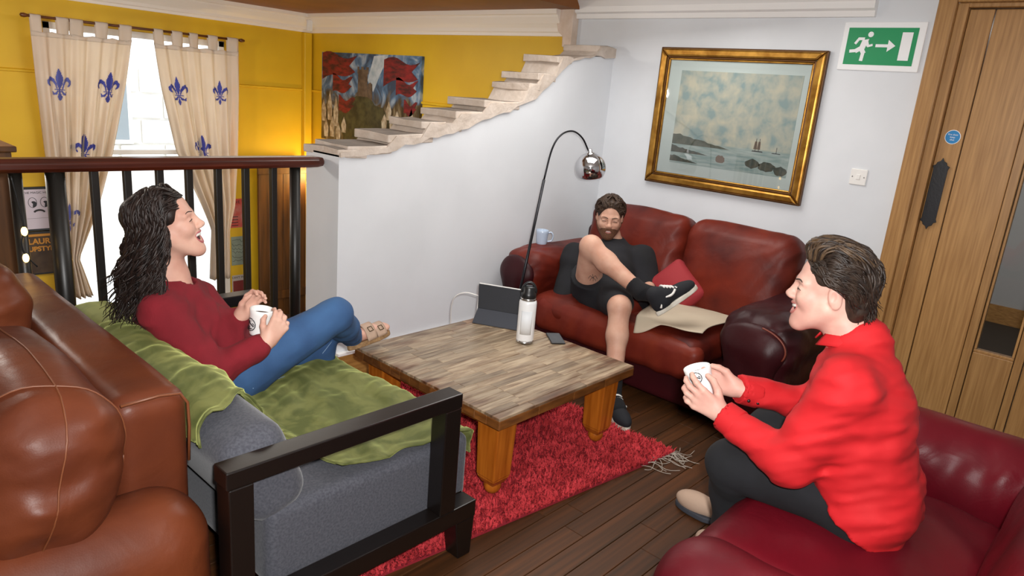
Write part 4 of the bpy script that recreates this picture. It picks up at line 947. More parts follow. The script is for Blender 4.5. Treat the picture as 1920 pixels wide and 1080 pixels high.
# ---------------- arc floor lamp
LY = 2.65; lp = [aty(px, py, LY) for px, py in ((985, 500), (1001, 430), (1020, 337), (1035, 280), (1052, 253), (1074, 246), (1092, 259), (1103, 282))]
d0 = lp[2] - lp[0]; foot = lp[0] - d0 * ((lp[0][2] - .03) / d0[2])
fl_ = thing('arc_lamp', 'black arc floor lamp with round chrome shade by the half wall', 'floor lamp', (foot[0], foot[1], 0))
G().lathe([(0, 0), (.12, 0), (.125, .006), (.12, .016), (.03, .022), (.014, .034), (0, .036)], (foot[0], foot[1], 0), 32).build('lamp_base', 'black_metal', fl_, True)
G().tube([foot, lp[2]], .0085, 10).build('pole', 'black_metal', fl_, True)
G().tube(smooth_path(lp[2:], 6), .0055, 8).build('arc', 'black_metal', fl_, True)
shc = aty(1107, 315, LY); sR = .098
axs = lp[-1] - shc; axs /= np.linalg.norm(axs); axs = axs + np.array([0, 0, .6]); axs /= np.linalg.norm(axs); e1_ = np.cross(axs, (0, 1, 0)); e1_ /= np.linalg.norm(e1_); Ms = np.array([e1_, np.cross(axs, e1_), axs]).T
pf = [(sR * math.sin(t), sR * math.cos(t)) for t in np.linspace(.14, 2.12, 22)]
pi_ = [((sR - .003) * math.sin(t), (sR - .003) * math.cos(t)) for t in np.linspace(2.12, .14, 22)]
shd = G().lathe(pf, shc, 40, Ms).build('shade', 'chrome', fl_, True)
G().lathe(pi_, shc, 40, Ms).build('shade_lining', 'bulb_white', shd, True)
G().lathe([(.0, .125), (.012, .122), (.016, .10), (.028, .097), (.030, .088), (.012, .085)], shc, 20, Ms).build('shade_cap', 'chrome', fl_, True)
G().lathe([(0, -.055)] + [(.034 * math.sin(t), -.02 - .034 * math.cos(t)) for t in np.linspace(.1, 2.4, 10)] + [(.013, .03), (.013, .07)], shc, 20, Ms).build('bulb', 'bulb_white', fl_, True)

# ---------------- fairy lights wound on the railing at the far left
fs = thing('fairy_lights', 'short string of warm fairy lights hanging at the left end of the railing', 'lights', (.68, 3.08, .7))
fp_ = [aty(px, py, 3.08) for px, py in ((20, 330), (34, 380), (45, 428), (40, 455), (48, 478), (70, 500))]
G().tube(smooth_path(fp_, 6), .003, 6).build('wire', 'black_plastic', fs, True)
for p in (fp_[2], fp_[4]):
    bb = S().ell(p + np.array([0, 0, -.012]), (.011, .011, .018), None, 0).build('bulb', mat('fairy_bulb', '#ffdf9c', .3, emit='#ffc766', estr=9) if 'fairy_bulb' not in MATS else MATS['fairy_bulb'], fs, .004)
# ================================================================== upholstery
leather('leather_maroon', '#3d1116', '#28090d', .36)
leather('leather_worn', '#762818', '#461410', .38, 4.0)
leather('leather_edge', '#7c301f', '#641c14', .4, 6.0)
leather('leather_brown', '#67331c', '#4a2113', .36, 3.5)
leather('leather_brown_dark', '#4a2214', '#6a361f', .34, 3.0)
leather('leather_red', '#660e1b', '#4a0913', .38, 2.5)
mat('piping_brown', '#6a3a20', .45); mat('piping_maroon', '#7a3a2a', .45); mat('piping_red', '#9c2a38', .45)
mat('fabric_grey', '#4c4d54', .95, col2='#3c3d45', nscale=140, ndetail=3, bump=.5, bscale=500, bdist=.001, sheen=.2)
mat('couch_black', '#120d0b', .3, bump=.06, bscale=40, coat=.2)
mat('cushion_red', '#98282e', .8, bump=.2, bscale=300, bdist=.001); mat('cloth_beige', '#c8b9a2', .85, bump=.2, bscale=300, bdist=.001)
mat('feet_dark', '#1a100c', .4)

# ---------------- maroon leather sofa under the picture
sf = thing('leather_sofa', 'maroon two-seat leather sofa under the framed picture', 'sofa', (3.7, 2.05, 0))
S().rbox((3.68, 2.05, .165), (.45, .92, .115), .03).warp(folds(.004, 14, 1)).build('base', 'leather_maroon', sf, .014)
S().rbox((3.235, 2.08, .315), (.055, .56, .10), .05, bulge=(.02, 0, .01)).warp(folds(.005, 30, 2, (0, 1, .2))).build('seat_front', 'leather_edge', sf, .010)
for yc, sd in ((1.825, 3), (2.405, 4)):
    S().rbox((3.53, yc, .35), (.335, .285, .075), .06, bulge=(.02, 0, .03)).warp(folds(.004, 22, sd)).build('seat_cushion', 'leather_worn', sf, .011)
Mb = rot('Y', 14)
for yc, hy, zc, sd in ((1.715, .345, .66, 5), (2.42, .365, .655, 6)):
    w1 = folds(.007, 26, sd, (0, .5, 1)); w2 = folds(.006, 45, sd + 7, (0, .8, .4))
    def edgew(X, Y, Z, yc=yc, hy=hy, w1=w1, w2=w2):
        e = np.clip(np.abs(Y - yc) / hy - .25, 0, 1); return w1(X, Y, Z) * (.35 + e) + w2(X, Y, Z) * e
    S().rbox((3.92, yc, zc), (.12, hy, .29), .085, Mb, bulge=(.055, .0, .02)).warp(edgew).build('back_cushion', 'leather_worn', sf, .009)
S().rbox((4.09, 2.05, .42), (.065, .88, .34), .05).build('back_frame', 'leather_maroon', sf, .014)
for yc, hw_, sg_ in ((2.835, .155, 1), (1.265, .200, -1)):
    a = S().rbox((3.63, yc, .535), (.43, hw_, .130), .115).rbox((3.66, yc, .29), (.435, hw_ - .045, .25), .05, k=.06)
    wr = folds(.009, 30, 8 + sg_, (.5, .5, 1)); wr2 = folds(.005, 62, 18 + sg_, (.2, 1, .6))
    a.warp(lambda X, Y, Z, wr=wr, wr2=wr2: (wr(X, Y, Z) + wr2(X, Y, Z)) * np.clip((3.70 - X) / .4, .12, 1)).build('arm', 'leather_worn' if sg_ > 0 else 'leather_maroon', sf, .009)
    S().ell((3.215, yc, .520), (.055, hw_ * .86, .108), None, 0).rbox((3.215, yc, .29), (.048, hw_ - .075, .24), .045, k=.06).warp(folds(.003, 26, 9)).build('arm_facing', 'leather_maroon', sf, .008)
    wl_ = [(3.178 + .02 * abs(math.cos(t)), yc + hw_ * .84 * math.cos(t), .525 + .104 * math.sin(t)) for t in np.linspace(math.radians(-20), math.radians(75), 14)]
    if sg_ < 0: G().tube([(p[0] - .004, 2 * yc - p[1], p[2]) for p in wl_], .0045, 6).build('piping', 'piping_maroon', sf, True)
for x in (3.30, 4.02):
    for y in (1.25, 2.85): G().lathe([(.03, 0), (.035, .055)], (x, y, 0), 14).build('foot', 'feet_dark', sf)
# red scatter cushion turned on its corner
rp = S().rbox((3.73, 2.00, .53), (.05, .145, .145), .03, rot('Z', 8) @ rot('Y', 22) @ rot('X', 38), bulge=(.045, 0, 0)).warp(folds(.004, 30, 12)).build('scatter_cushion', 'cushion_red', None, .007, loc=(3.72, 2.00, .44))
tag(rp, 'red scatter cushion standing on its corner on the maroon sofa', 'cushion')
bq = [atz(1192, 602, .462), atz(1316, 628, .462), atz(1385, 575, .470), atz(1238, 536, .470)]
bq[2][0] = 3.80; bq[2][1] = 1.60; bq[3][0] = 3.74; bq[3][1] = 2.12
fb = folds(.010, 20, 21)
def beige(u, v):
    p = (bq[0] * (1 - u) + bq[1] * u) * (1 - v) + (bq[3] * (1 - u) + bq[2] * u) * v
    x, y = p[0] + .012 * math.sin(9 * u + 4), p[1] + .01 * math.sin(8 * v)
    z = .468 + .6 * max(-.008, float(fb(np.array([x]), np.array([y]), np.array([0.]))[0])) + .012 * math.sin(math.pi * v) 
    if x < 3.235: z -= (3.235 - x) * 1.2
    return (x, y, z)
bg = G().grid(beige, 34, 34, .004).build('beige_throw', 'cloth_beige', None, True, loc=(3.5, 1.85, .45)); tag(bg, 'beige cloth spread flat over the right seat of the maroon sofa', 'throw')
make_mug('mug', 'pale blue mug standing on the left arm of the maroon sofa', (3.47, 2.87, .668), .042, .095, MATS['ceramic_blue'], (.70, -.7, 0), taper=.8)

# ---------------- grey couch with black timber arms
gc = thing('grey_couch', 'grey fabric couch with black open wooden arms, draped in green', 'couch', (1.15, 2.2, 0))
AZ = .648
def couch_arm(y0, y1):
    G().box((.690, y0, AZ - .05), (1.485, y1, AZ)).build('arm_rest', 'couch_black', gc, bevel=.004)
    G().box((1.415, y0, .215), (1.483, y1, AZ - .05)).build('arm_post', 'couch_black', gc, bevel=.004)
    G().box((.696, y0, .02), (.762, y1, AZ - .05)).build('arm_post', 'couch_black', gc, bevel=.004)
    G().box((.762, y0, .15), (1.585, y1, .215)).build('side_rail', 'couch_black', gc, bevel=.004)
    G().hexa([(1.515, y0 + .002, 0), (1.575, y0 + .002, 0), (1.575, y1 - .002, 0), (1.515, y1 - .002, 0)], [(1.495, y0 + .002, .15), (1.583, y0 + .002, .15), (1.583, y1 - .002, .15), (1.495, y1 - .002, .15)]).build('leg', 'couch_black', gc, bevel=.004)
couch_arm(1.495, 1.565); couch_arm(2.835, 2.905)
G().box((1.54, 1.57, .15), (1.585, 2.83, .215)).build('front_rail', 'couch_black', gc, bevel=.004)
S().rbox((1.225, 2.2, .305), (.385, .628, .128), .03, bulge=(.005, 0, .004)).build('seat_cushion', 'fabric_grey', gc, .012)
Mk = rot('Y', -22)
S().rbox((.855, 2.2, .535), (.095, .628, .150), .07, Mk, bulge=(.01, 0, .0)).build('back_cushion', 'fabric_grey', gc, .012)
# ---------------- green velvet throw
def velvet():
    m = mat('velvet_green', '#474d20', .75, col2='#696b38', nscale=7, ndetail=6, lo=.40, hi=.60, sheen=.8)
    nt = m.node_tree; b = nt.nodes['Principled BSDF']; tx = [n for n in nt.nodes if n.type == 'TEX_NOISE'][0]; tx.inputs['Distortion'].default_value = 1.4
    b.inputs['Sheen Tint'].default_value = L('#b6bd72'); return m
velvet()
PX = [.738, .742, .76, .80, .85, .90, .95, .99, 1.03, 1.10, 1.25, 1.40, 1.53, 1.600, 1.622, 1.624]; PZ = [.62, .665, .700, .705, .700, .665, .595, .520, .465, .448, .446, .445, .443, .436, .40, .33]
arc = np.concatenate([[0], np.cumsum(np.hypot(np.diff(PX), np.diff(PZ)))]); arc /= arc[-1]
edge_x = [.72, .78, .83, .90, .96, 1.01, 1.04, 1.07, 1.10, 1.2, 1.4, 1.6, 1.63]; edge_y = [1.70, 1.70, 1.75, 1.81, 1.86, 1.94, 1.92, 1.72, 1.605, 1.585, 1.58, 1.575, 1.60]
ff1 = folds(.012, 15, 31); ff2 = folds(.009, 32, 32); ff3 = folds(.006, 62, 33)
def throw(u, v):
    x = np.interp(v, arc, PX); z = np.interp(v, arc, PZ); yn = np.interp(x, edge_x, edge_y) + .012 * math.sin(40 * v) ; yf = 2.825
    y = yn + (yf - yn) * u; a = (np.array([x * 1.0]), np.array([y]), np.array([z * 1.0]))
    t = np.interp(v + .01, arc, PX) - np.interp(v - .01, arc, PX), np.interp(v + .01, arc, PZ) - np.interp(v - .01, arc, PZ); n = math.hypot(*t) + 1e-9; nx, nz = -t[1] / n, t[0] / n
    d = float(ff1(*a)[0] + ff2(*a)[0] + ff3(*a)[0]); d = max(d, -.004) + .012 + (.006 if u < .02 else 0)
    if False and y < 1.560: s_ = 1.560 - y; return (x + nx * d * .4, 1.560 - d - .002, z + nz * d * max(0, 1 - s_ * 20) - s_ * .95)
    return (x + nx * d, y, z + nz * d)
th = G().grid(throw, 110, 120, .006).build('green_throw', 'velvet_green', None, True, loc=(1.2, 2.2, .45)); tag(th, 'olive green velvet throw draped over the grey couch', 'throw')

# ---------------- brown leather sofa in the left foreground
bs = thing('brown_sofa', 'brown leather sofa with rolled arm, backing onto the grey couch', 'sofa', (.2, 2.4, 0))
S().rbox((.605, 2.385, .43), (.095, .685, .375), .05).warp(folds(.003, 12, 41)).build('back_panel', 'leather_brown', bs, .012)
S().rbox((.145, 1.635, .29), (.545, .145, .285), .135).rbox((.14, 1.635, .15), (.50, .12, .14), .04, k=.04).warp(folds(.003, 14, 42)).build('arm', 'leather_brown', bs, .011)
S().rbox((.05, 2.42, .19), (.45, .70, .17), .05).build('seat_base', 'leather_brown_dark', bs, .016)
Mq = rot('Y', 10)
for yc, hy, sd in ((1.93, .36, 43), (2.64, .33, 45)):
    w1 = folds(.012, 22, sd, (0, .35, 1)); w2 = folds(.011, 48, sd + 1, (0, .25, 1))
    zc = .675 if yc < 2.2 else .79; X0 = .365
    bc_o = S().rbox((X0, yc, zc), (.135, hy, .195), .095, Mq, bulge=(.035, .02, .03)).warp(lambda X, Y, Z, w1=w1, w2=w2, yc=yc, hy=hy: w1(X, Y, Z) * (.4 + .8 * np.clip(np.abs(Y - yc) / hy, 0, 1)) + w2(X, Y, Z) * np.clip(np.abs(Y - yc) / hy - .45, 0, 1)).build('back_cushion', 'leather_brown_dark' if yc > 2.2 else 'leather_brown', bs, .008)
    if yc < 2.2: near_cushion = bc_o
    pp = [(X0 + (Mq @ np.array([.075 * math.cos(t), 0, .215 * math.sin(t)]))[0], yc - hy - .004 + .0, zc + (Mq @ np.array([.105 * math.cos(t), 0, .185 * math.sin(t)]))[2]) for t in np.linspace(0, 2 * math.pi, 40)]
from mathutils.bvhtree import BVHTree
def on_surface(o, pix, lift=.001):
    off = wloc(o); t = BVHTree.FromPolygons([tuple(v.co) for v in o.data.vertices], [tuple(p.vertices) for p in o.data.polygons]); out = []
    for p in pix:
        dr_ = N_(wray(p)); h_ = t.ray_cast(Vector(CAM - off), Vector(dr_))
        if h_[0] is not None: out.append(np.array(h_[0]) + off + np.array(h_[1]) * lift)
    return out
N_ = lambda v: np.array(v, float) / np.linalg.norm(v)
def seam_ring(o, c, e1, e2, lift=.0015, n=64):
    """closed seam: rays from c in the plane (e1, e2) to the skin of o"""
    off = wloc(o); t = BVHTree.FromPolygons([tuple(v.co) for v in o.data.vertices], [tuple(p.vertices) for p in o.data.polygons]); out = []
    for an in np.linspace(0, 2 * math.pi, n):
        dr_ = N_(np.array(e1) * math.cos(an) + np.array(e2) * math.sin(an)); h_ = t.ray_cast(Vector(np.array(c) - off), Vector(dr_))
        if h_[0] is not None: out.append(np.array(h_[0]) + off + dr_ * lift)
    return out
for c_, a_, b_ in (((.365, 1.70, .69), (1, -.25, 0), (0, 0, 1)), ((.35, 1.9, .69), (0, 1, 0), (.25, 0, 1))):
    q_ = seam_ring(near_cushion, c_, a_, b_)
    if len(q_) > 8: G().tube(q_, .0022, 6).build('piping', 'piping_brown', bs, True)
for yc in (2.05, 2.75): S().rbox((.02, yc, .40), (.33, .34, .07), .06, bulge=(0, 0, .03)).build('seat_cushion', 'leather_brown', bs, .014)
G().tube([(.685, 1.698, .60), (.69, 1.698, .70), (.688, 1.698, .765), (.670, 1.698, .795), (.62, 1.698, .802), (.53, 1.698, .798)], .004, 6).build('piping', 'piping_brown', bs, True)
for x in (-.3, .55):
    for y in (1.62, 2.98): G().lathe([(.025, 0), (.03, .03)], (x, y, 0), 12).build('foot', 'feet_dark', bs)

# ---------------- red leather armchair in the right foreground
ac = thing('red_armchair', 'deep red leather armchair in the right foreground', 'armchair', (2.1, .3, 0))
S().rbox((2.08, .32, .17), (.62, .40, .14), .05).build('base', 'leather_red', ac, .016)
S().rbox((2.085, .40, .355), (.435, .335, .095), .075, bulge=(0, .02, .03)).warp(folds(.007, 18, 51)).build('seat_cushion', 'leather_red', ac, .010)
w5 = folds(.012, 30, 53, (0, 1, 0))
S().cone((2.69, -.02, .50), (2.69, .66, .50), .155, .15, .05).rbox((2.69, .32, .30), (.125, .39, .26), .06, k=.07).warp(lambda X, Y, Z: w5(X, Y, Z) * np.clip((2.68 - X) / .12, .1, 1)).build('arm', 'leather_red', ac, .010)
S().cone((1.53, .02, .40), (1.53, .60, .40), .145, .14, .05).rbox((1.53, .32, .25), (.115, .37, .21), .06, k=.07).warp(folds(.005, 16, 54)).build('arm', 'leather_red', ac, .010)
S().rbox((2.10, -.06, .50), (.60, .13, .32), .11, rot('X', 8), bulge=(0, .03, .02)).warp(folds(.008, 20, 55)).build('backrest', 'leather_red', ac, .011)
for x in (1.50, 2.66):
    for y in (-.02, .62): G().lathe([(.025, 0), (.03, .04)], (x, y, 0), 12).build('foot', 'feet_dark', ac)
# ================================================================== people
mat('skin_a', '#d8ad9a', .5, col2='#cb9a88', nscale=14, sss=.08, spec=.3); mat('skin_b', '#d6ac9c', .5, col2='#c9988a', nscale=14, sss=.06, spec=.3); mat('skin_c', '#cfa48e', .52, col2='#c0907a', nscale=12, sss=.08, spec=.3)
mat('hair_black', '#140d0b', .5, col2='#2a1c17', nscale=60, stretch=(1, 1, .1), spec=.4, bump=.5, bscale=300, bdist=.001); mat('hair_brown', '#1d140f', .5, col2='#33261d', nscale=50, spec=.4, bump=.5, bscale=300, bdist=.001); mat('hair_light', '#584430', .5, col2='#3a2b1f', nscale=50, spec=.4, bump=.5, bscale=300, bdist=.001)
mat('hair_chestnut', '#2f2017', .55, col2='#453325', nscale=50, spec=.35, bump=.5, bscale=300, bdist=.001); mat('beard', '#4a2f20', .8, col2='#7a5138', nscale=220, bump=.6, bscale=400, bdist=.002)
mat('lip', '#b8656a', .4, spec=.4); mat('lip_b', '#b56f68', .45); mat('teeth', '#f1ece4', .25, coat=.3); mat('mouth_dark', '#4a1518', .5); mat('eye_white', '#efeae6', .2); mat('iris', '#2a1d16', .15); mat('brow', '#2e2019', .7)
mat('jumper_crimson', '#7d1220', .92, col2='#6e0d1a', nscale=9, bump=.6, bscale=260, bdist=.0015, bstretch=(1, 1, .35))
mat('denim', '#3c6391', .85, col2='#2b4a74', nscale=4, ndetail=6, bump=.4, bscale=420, bdist=.001); mat('denim_stitch', '#7d97b8', .8)
mat('shirt_red', '#c4121b', .8, col2='#b80f17', nscale=6, bump=.15, bscale=350, bdist=.0008); mat('jeans_black', '#0d0e12', .9, col2='#15161b', nscale=9, bump=.35, bscale=420, bdist=.001)
mat('sweat_black', '#131316', .92, col2='#1a1a1f', nscale=8, bump=.3, bscale=300, bdist=.001); mat('shorts_black', '#0f1016', .85, bump=.2, bscale=300); mat('sock_black', '#101014', .95, bump=.5, bscale=300, bstretch=(1, 1, .2))
mat('canvas_navy', '#15171d', .85, bump=.3, bscale=420); mat('rubber_white', '#ddd8cc', .6, col2='#c6bfae', nscale=20); mat('lace_white', '#e9e7e2', .8); mat('suede_taupe', '#b59a86', .85, bump=.3, bscale=300); mat('cork', '#a07f58', .85, col2='#7f6141', nscale=90); mat('buckle', '#6a5a45', .3, metal=.9)
mat('button_dark', '#241010', .4)

N = lambda v: np.array(v, float) / np.linalg.norm(v)
TOCAM = -FWD
class Head:
    def __init__(s, c, fwd, up, sc): s.c = np.array(c, float); s.M = frame(fwd, up); s.s = sc
    def p(s, *q): return s.c + s.M @ (np.array(q, float) * s.s)
    def prims(s, B, mouth=(.022, .024, .010), jaw=0.0, mz=-.062, smile=1.0, female=False):
        k = s.s; E = lambda c, r, kk=.02, sub=False, M=None: B.ell(s.p(*c), np.array(r) * k, s.M if M is None else s.M @ M, kk * k, sub)
        Cn = lambda a, b, ra, rb, kk: B.cone(s.p(*a), s.p(*b), ra * k, rb * k, kk * k)
        E((-.012, 0, .038), (.098, .076, .088)); E((.030, 0, -.030 - jaw * .4), (.060, .058 if female else .060, .082), .03)
        for y in (-1, 1):
            Cn((.004, y * .054, -.042), (.066, y * .017, -.096 - jaw), .020, .017, .03)
            E((.060, y * .038, -.024), (.027, .025, .026), .02); Cn((.079, y * .012, .024), (.070, y * .046, .022), .010 if female else .013, .010, .016)
            E((-.010, y * .077, -.002), (.019, .010, .033), .006, M=rot('Y', 12)); E((-.004, y * .088, .002), (.009, .007, .015), .004, True)
            E((.094, y * .032, .006), (.014, .018, .011), .012, True); E((.075, y * .032, .004), (.013, .017, .012), .006)
            E((.099, y * .0125, -.027), (.011, .008, .008), .006)
        Cn((.084, 0, .020), (.103, 0, -.018), .0085, .0105, .012); E((.105, 0, -.022), (.0135, .0120, .0108), .007)
        E((.072, 0, -.056), (.024, .030, .026), .016); E((.074, 0, -.098 - jaw), (.019, .021, .018), .02)
        E((.062, 0, -.078 - jaw * .5), (.024, .034, .03), .02)
        xs_ = np.linspace(.135, -.01, 240); ops0 = list(B.ops); S0 = S(); S0.ops = ops0
        def surf(y, z):
            v = S0.value(np.array([s.p(x, y, z) for x in xs_])); i = int(np.argmax(v < 0)); return float(xs_[i]) if (v < 0).any() else .05
        s.surf = surf
        if mouth:
            for t in np.linspace(-1, 1, 13):
                y, z = t * mouth[1], mz + .009 * smile * t * t; E((surf(y, z) + .002, y, z), (.013, mouth[1] * .16, mouth[2] * math.sqrt(1.03 - t * t)), .0015, True, rot('Z', t * 30))
    def face(s, root, lipm, mouth, mz, jaw, smile, eyes='closed', browm='brow', female=False):
        k = s.s; A = np.linspace(-1, 1, 15); my = mouth[1]
        def arc(sg, ww=1.06, n=21):
            o = []
            for a in np.linspace(-1, 1, n): y, z = a * my * ww, mz + .009 * smile * a * a + sg * mouth[2] * math.sqrt(max(0, 1.0 - a * a)) * 1.08; o.append(s.p(s.surf(y, z) - .0006, y, z))
            return o
        A = np.linspace(-1, 1, 21)
        G().tube(arc(1), np.interp(np.abs(A), [0, .6, 1], [.0032, .0030, .0014]) * k, 7).build('upper_lip', lipm, root, True)
        G().tube(arc(-1), np.interp(np.abs(A), [0, .6, 1], [.0042, .0036, .0014]) * k, 7).build('lower_lip', lipm, root, True)
        def tooth(u, v):
            a = (2 * u - 1) * .93; y = a * my; hh = mouth[2] * math.sqrt(1 - a * a); z = mz + .009 * smile * a * a + hh - min(.0105, 1.5 * hh) * v; return s.p(s.surf(y, z) - .0055, y, z)
        G().grid(tooth, 21, 4, .003).build('teeth', 'teeth', root, True)
        gi = S()
        for a in np.linspace(-.9, .9, 9): y, z = a * my, mz + .009 * smile * a * a; gi.ell(s.p(s.surf(y, z) - .013, y, z), np.array([.005, my * .2, mouth[2] * math.sqrt(1.04 - a * a) * 1.05]) * k, s.M, .004)
        gi.build('mouth_inside', 'mouth_dark', root, .0025)
        for y in (-1, 1):
            bz = .026; b = [(y * (.013 + .037 * t), bz + .007 * math.sin(2.4 * t) - .004 * t + (.002 if female else -.002)) for t in np.linspace(0, 1, 9)]; b = [s.p(s.surf(*q) + .0006, *q) for q in b]
            G().tube(b, np.interp(np.linspace(0, 1, 9), [0, .4, 1], [.0030, .0036, .0014]) * k * (.8 if female else 1.15), 6, .6).build('eyebrow', browm, root, True)
            lash = [(y * (.018 + .029 * t), .0005 + .0045 * math.sin(math.pi * t)) for t in np.linspace(0, 1, 9)]; lash = [s.p(s.surf(*q) + .0002, *q) for q in lash]
            G().tube(lash, np.interp(np.linspace(0, 1, 9), [0, .5, 1], [.0010, .0020, .0014]) * k, 6).build('eyelash', 'iris', root, True)
            if eyes != 'closed':
                e = S().ell(s.p(.0825, y * .032, .0015), np.array([.006, .011, .0042]) * k, s.M, 0).build('eye', 'eye_white', root, .002)
                S().ell(s.p(.0868, y * .033, .0018), np.array([.0028, .0045, .004]) * k, s.M, 0).build('iris', 'iris', e, .0012)
    # hair ----------------------------------------------------------------
    def hp(s, az, el, lift=0.0):
        a, e = math.radians(az), math.radians(el); r = np.array([.101, .081, .093]) + lift
        return np.array([-.014 + r[0] * math.cos(e) * math.cos(a), r[1] * math.cos(e) * math.sin(a), .042 + r[2] * math.sin(e)])
    def lock(s, g, path, r0, r1, n=14, wave=.0, wl=3.0, ph=0.0, flat=.55, sides=5):
        """path: list of (az, el, lift) control points on the scalp"""
        P = smooth_path([s.hp(*q) for q in path], max(2, n // (len(path) - 1))); m = len(P); t = np.linspace(0, 1, m)
        P = P + np.outer(np.sin(t * wl * 6.28 + ph) * wave * t, np.array([.4, .7, .6])) + np.outer(np.cos(t * wl * 6.28 + ph) * wave * t, np.array([.6, -.5, .3]))
        rad = np.interp(t, [0, .15, .6, 1], [r0 * .5, r0, r0 * .9, r1]) * s.s
        g.tube([s.p(*q) for q in P], rad, sides, flat)

def hand(B, wrist, x, palm, thumb, curl=(25, 35, 25), sc=1.0, fan=4.0, thumb_pts=None, curls=None):
    """palm and five fingers; x = finger direction, palm = the way the palm faces, thumb = thumb side"""
    x = N(x); palm = np.array(palm, float); palm = N(palm - x * (palm @ x)); th = np.cross(palm, x); th = th if th @ np.array(thumb) > 0 else -th
    M = np.array([x, th, palm]).T; W = np.array(wrist, float); P = lambda a, b, c: W + M @ (np.array([a, b, c]) * sc)
    ys = (.031, .0105, -.0105, -.030); kn = (.086, .090, .086, .078); ln_ = (.070, .078, .072, .056)
    B.cone(P(-.03, 0, 0), P(.02, 0, 0), .024 * sc, .023 * sc, .02)
    for y, kx in zip(ys, kn): B.cone(P(.012, y * .55, 0), P(kx, y, -.002), .0150 * sc, .0112 * sc, .014)
    B.cone(P(.02, -.012, .006), P(.065, -.018, .008), .014 * sc, .012 * sc, .014)
    for i, (y, kx, L_) in enumerate(zip(ys, kn, ln_)):
        c = curls[i] if curls else curl; f = math.radians((1.5 - i) * fan); p = P(kx, y, -.001); a = 0.0; r = (.0100, .0094, .0086, .0076)
        for j, (fr_, cc) in enumerate(zip((.46, .30, .24), c)):
            a += math.radians(cc); d = M @ np.array([math.cos(a) * math.cos(f), math.sin(f) * math.cos(a), math.sin(a)]); q = p + d * L_ * fr_ * sc
            B.cone(p, q, r[j] * sc * (.92 if i == 3 else 1), r[j + 1] * sc * (.92 if i == 3 else 1), .0035 if j else .006); p = q
    tp = thumb_pts or ((.018, .022, .010), (.048, .046, .020), (.076, .052, .030), (.098, .050, .040))
    tp = [P(*q) for q in tp]; B.cone(tp[0], tp[1], .016 * sc, .0125 * sc, .012); B.cone(tp[1], tp[2], .0118 * sc, .0105 * sc, .004); B.cone(tp[2], tp[3], .0105 * sc, .0085 * sc, .003)
    return M

def nearbox(*pts, pad=.09, res=.003): 
    A = np.array(pts); return (A.min(0) - pad, A.max(0) + pad, res)

def shoe(root, heel, toe, up, name='shoe', label=None, half=.048, stripe=True, laces=True):
    """low canvas skate shoe: rubber sole, upper, laces, side stripe"""
    heel = np.array(heel, float); toe = np.array(toe, float); L_ = np.linalg.norm(toe - heel); M = frame(toe - heel, up); P = lambda a, b, c: heel + M @ np.array([a, b, c])
    out = []
    for t in np.linspace(0, 2 * math.pi, 30, endpoint=False):
        a = math.cos(t); wd = half * (.80 + .22 * (a > 0) * a ** .5 if a > 0 else .80); out.append((L_ / 2 + a * L_ / 2, math.sin(t) * wd * (1 if abs(a) < .9 else .9)))
    sh = thing(name, None, None, tuple(heel)) if False else None
    sole = G().prism(out, heel, M[:, 0], M[:, 1], .026).build('shoe_sole', 'rubber_white', root, fix=True, bevel=.005)
    u = S().ell(P(L_ * .72, 0, .040), (L_ * .27, half * .88, .040), M, .02).ell(P(L_ * .25, 0, .055), (L_ * .24, half * .76, .06), M, .03).cone(P(L_ * .22, 0, .06), P(L_ * .18, 0, .105), .043, .046, .03).cone(P(L_ * .36, 0, .082), P(L_ * .68, 0, .050), .032, .030, .03)
    u.cut(P(0, 0, .022), -M[:, 2]); up_ = u.build('shoe_upper', 'canvas_navy', root, .005)
    if laces:
        for i in range(6):
            t = .38 + .05 * i; z = .128 - .010 * i
            G().tube([P(L_ * t, y, z - .30 * y * y / .02) for y in np.linspace(-.030, .030, 7)], .0058, 6).build('lace', 'lace_white', up_, True)
    if stripe:
        for sd in (-1, 1):
            G().tube(smooth_path([P(L_ * a, sd * (half * b), c) for a, b, c in ((.10, .66, .035), (.17, .80, .062), (.26, .84, .072), (.38, .86, .064), (.46, .88, .068), (.52, .86, .078))], 4), .0066, 6).build('side_stripe', 'lace_white', up_, True)
    return sole

# ------------------------------------------------------------------ woman on the grey couch
wm = thing('person', 'laughing woman in crimson jumper and blue jeans holding a white mug', 'person', (1.12, 2.36, .45))
H = Head(atd(314, 421, 2.64), (.84, -.52, .27), (-.10, .05, 1), .99)
neck = np.array([.965, 2.485, .865]); Rsh = np.array([.885, 2.365, .785]); Lsh = np.array([1.085, 2.555, .765]); pel = np.array([1.075, 2.39, .545]); ch = np.array([.97, 2.46, .72])
Rel = np.array([.985, 2.205, .605]); Rwr = atd(502, 640, 2.44); Lel = np.array([1.17, 2.50, .60]); Lwr = atd(452, 592, 2.62)
hipR = np.array([1.13, 2.29, .535]); hipL = np.array([1.13, 2.47, .53]); knR = atd(628, 590, 2.72); knL = np.array([1.54, 2.43, .50]); anR = atd(660, 632, 3.0); toeR = atd(715, 610, 3.12); anL = np.array([1.62, 2.46, .10]); toeL = np.array([1.84, 2.44, .04])
mugc = atd(489, 602, 2.56); maxis = N(UP + RIGHT * .22 + TOCAM * .25); wbase = mugc - maxis * .05
B = S(); H.prims(B, (.024, .031, .0180), .012, -.066, 1.2, True)
B.cone(H.p(-.022, 0, -.05), neck, .050, .052, .03).cone(neck, ch, .06, .09, .05).cone(ch, pel, .10, .115, .05).cone(Rsh, Lsh, .048, .048, .05)
for a, b, c in ((Rsh, Rel, Rwr), (Lsh, Lel, Lwr)): B.cone(a, b, .038, .034, .02).cone(b, c, .034, .024, .02)
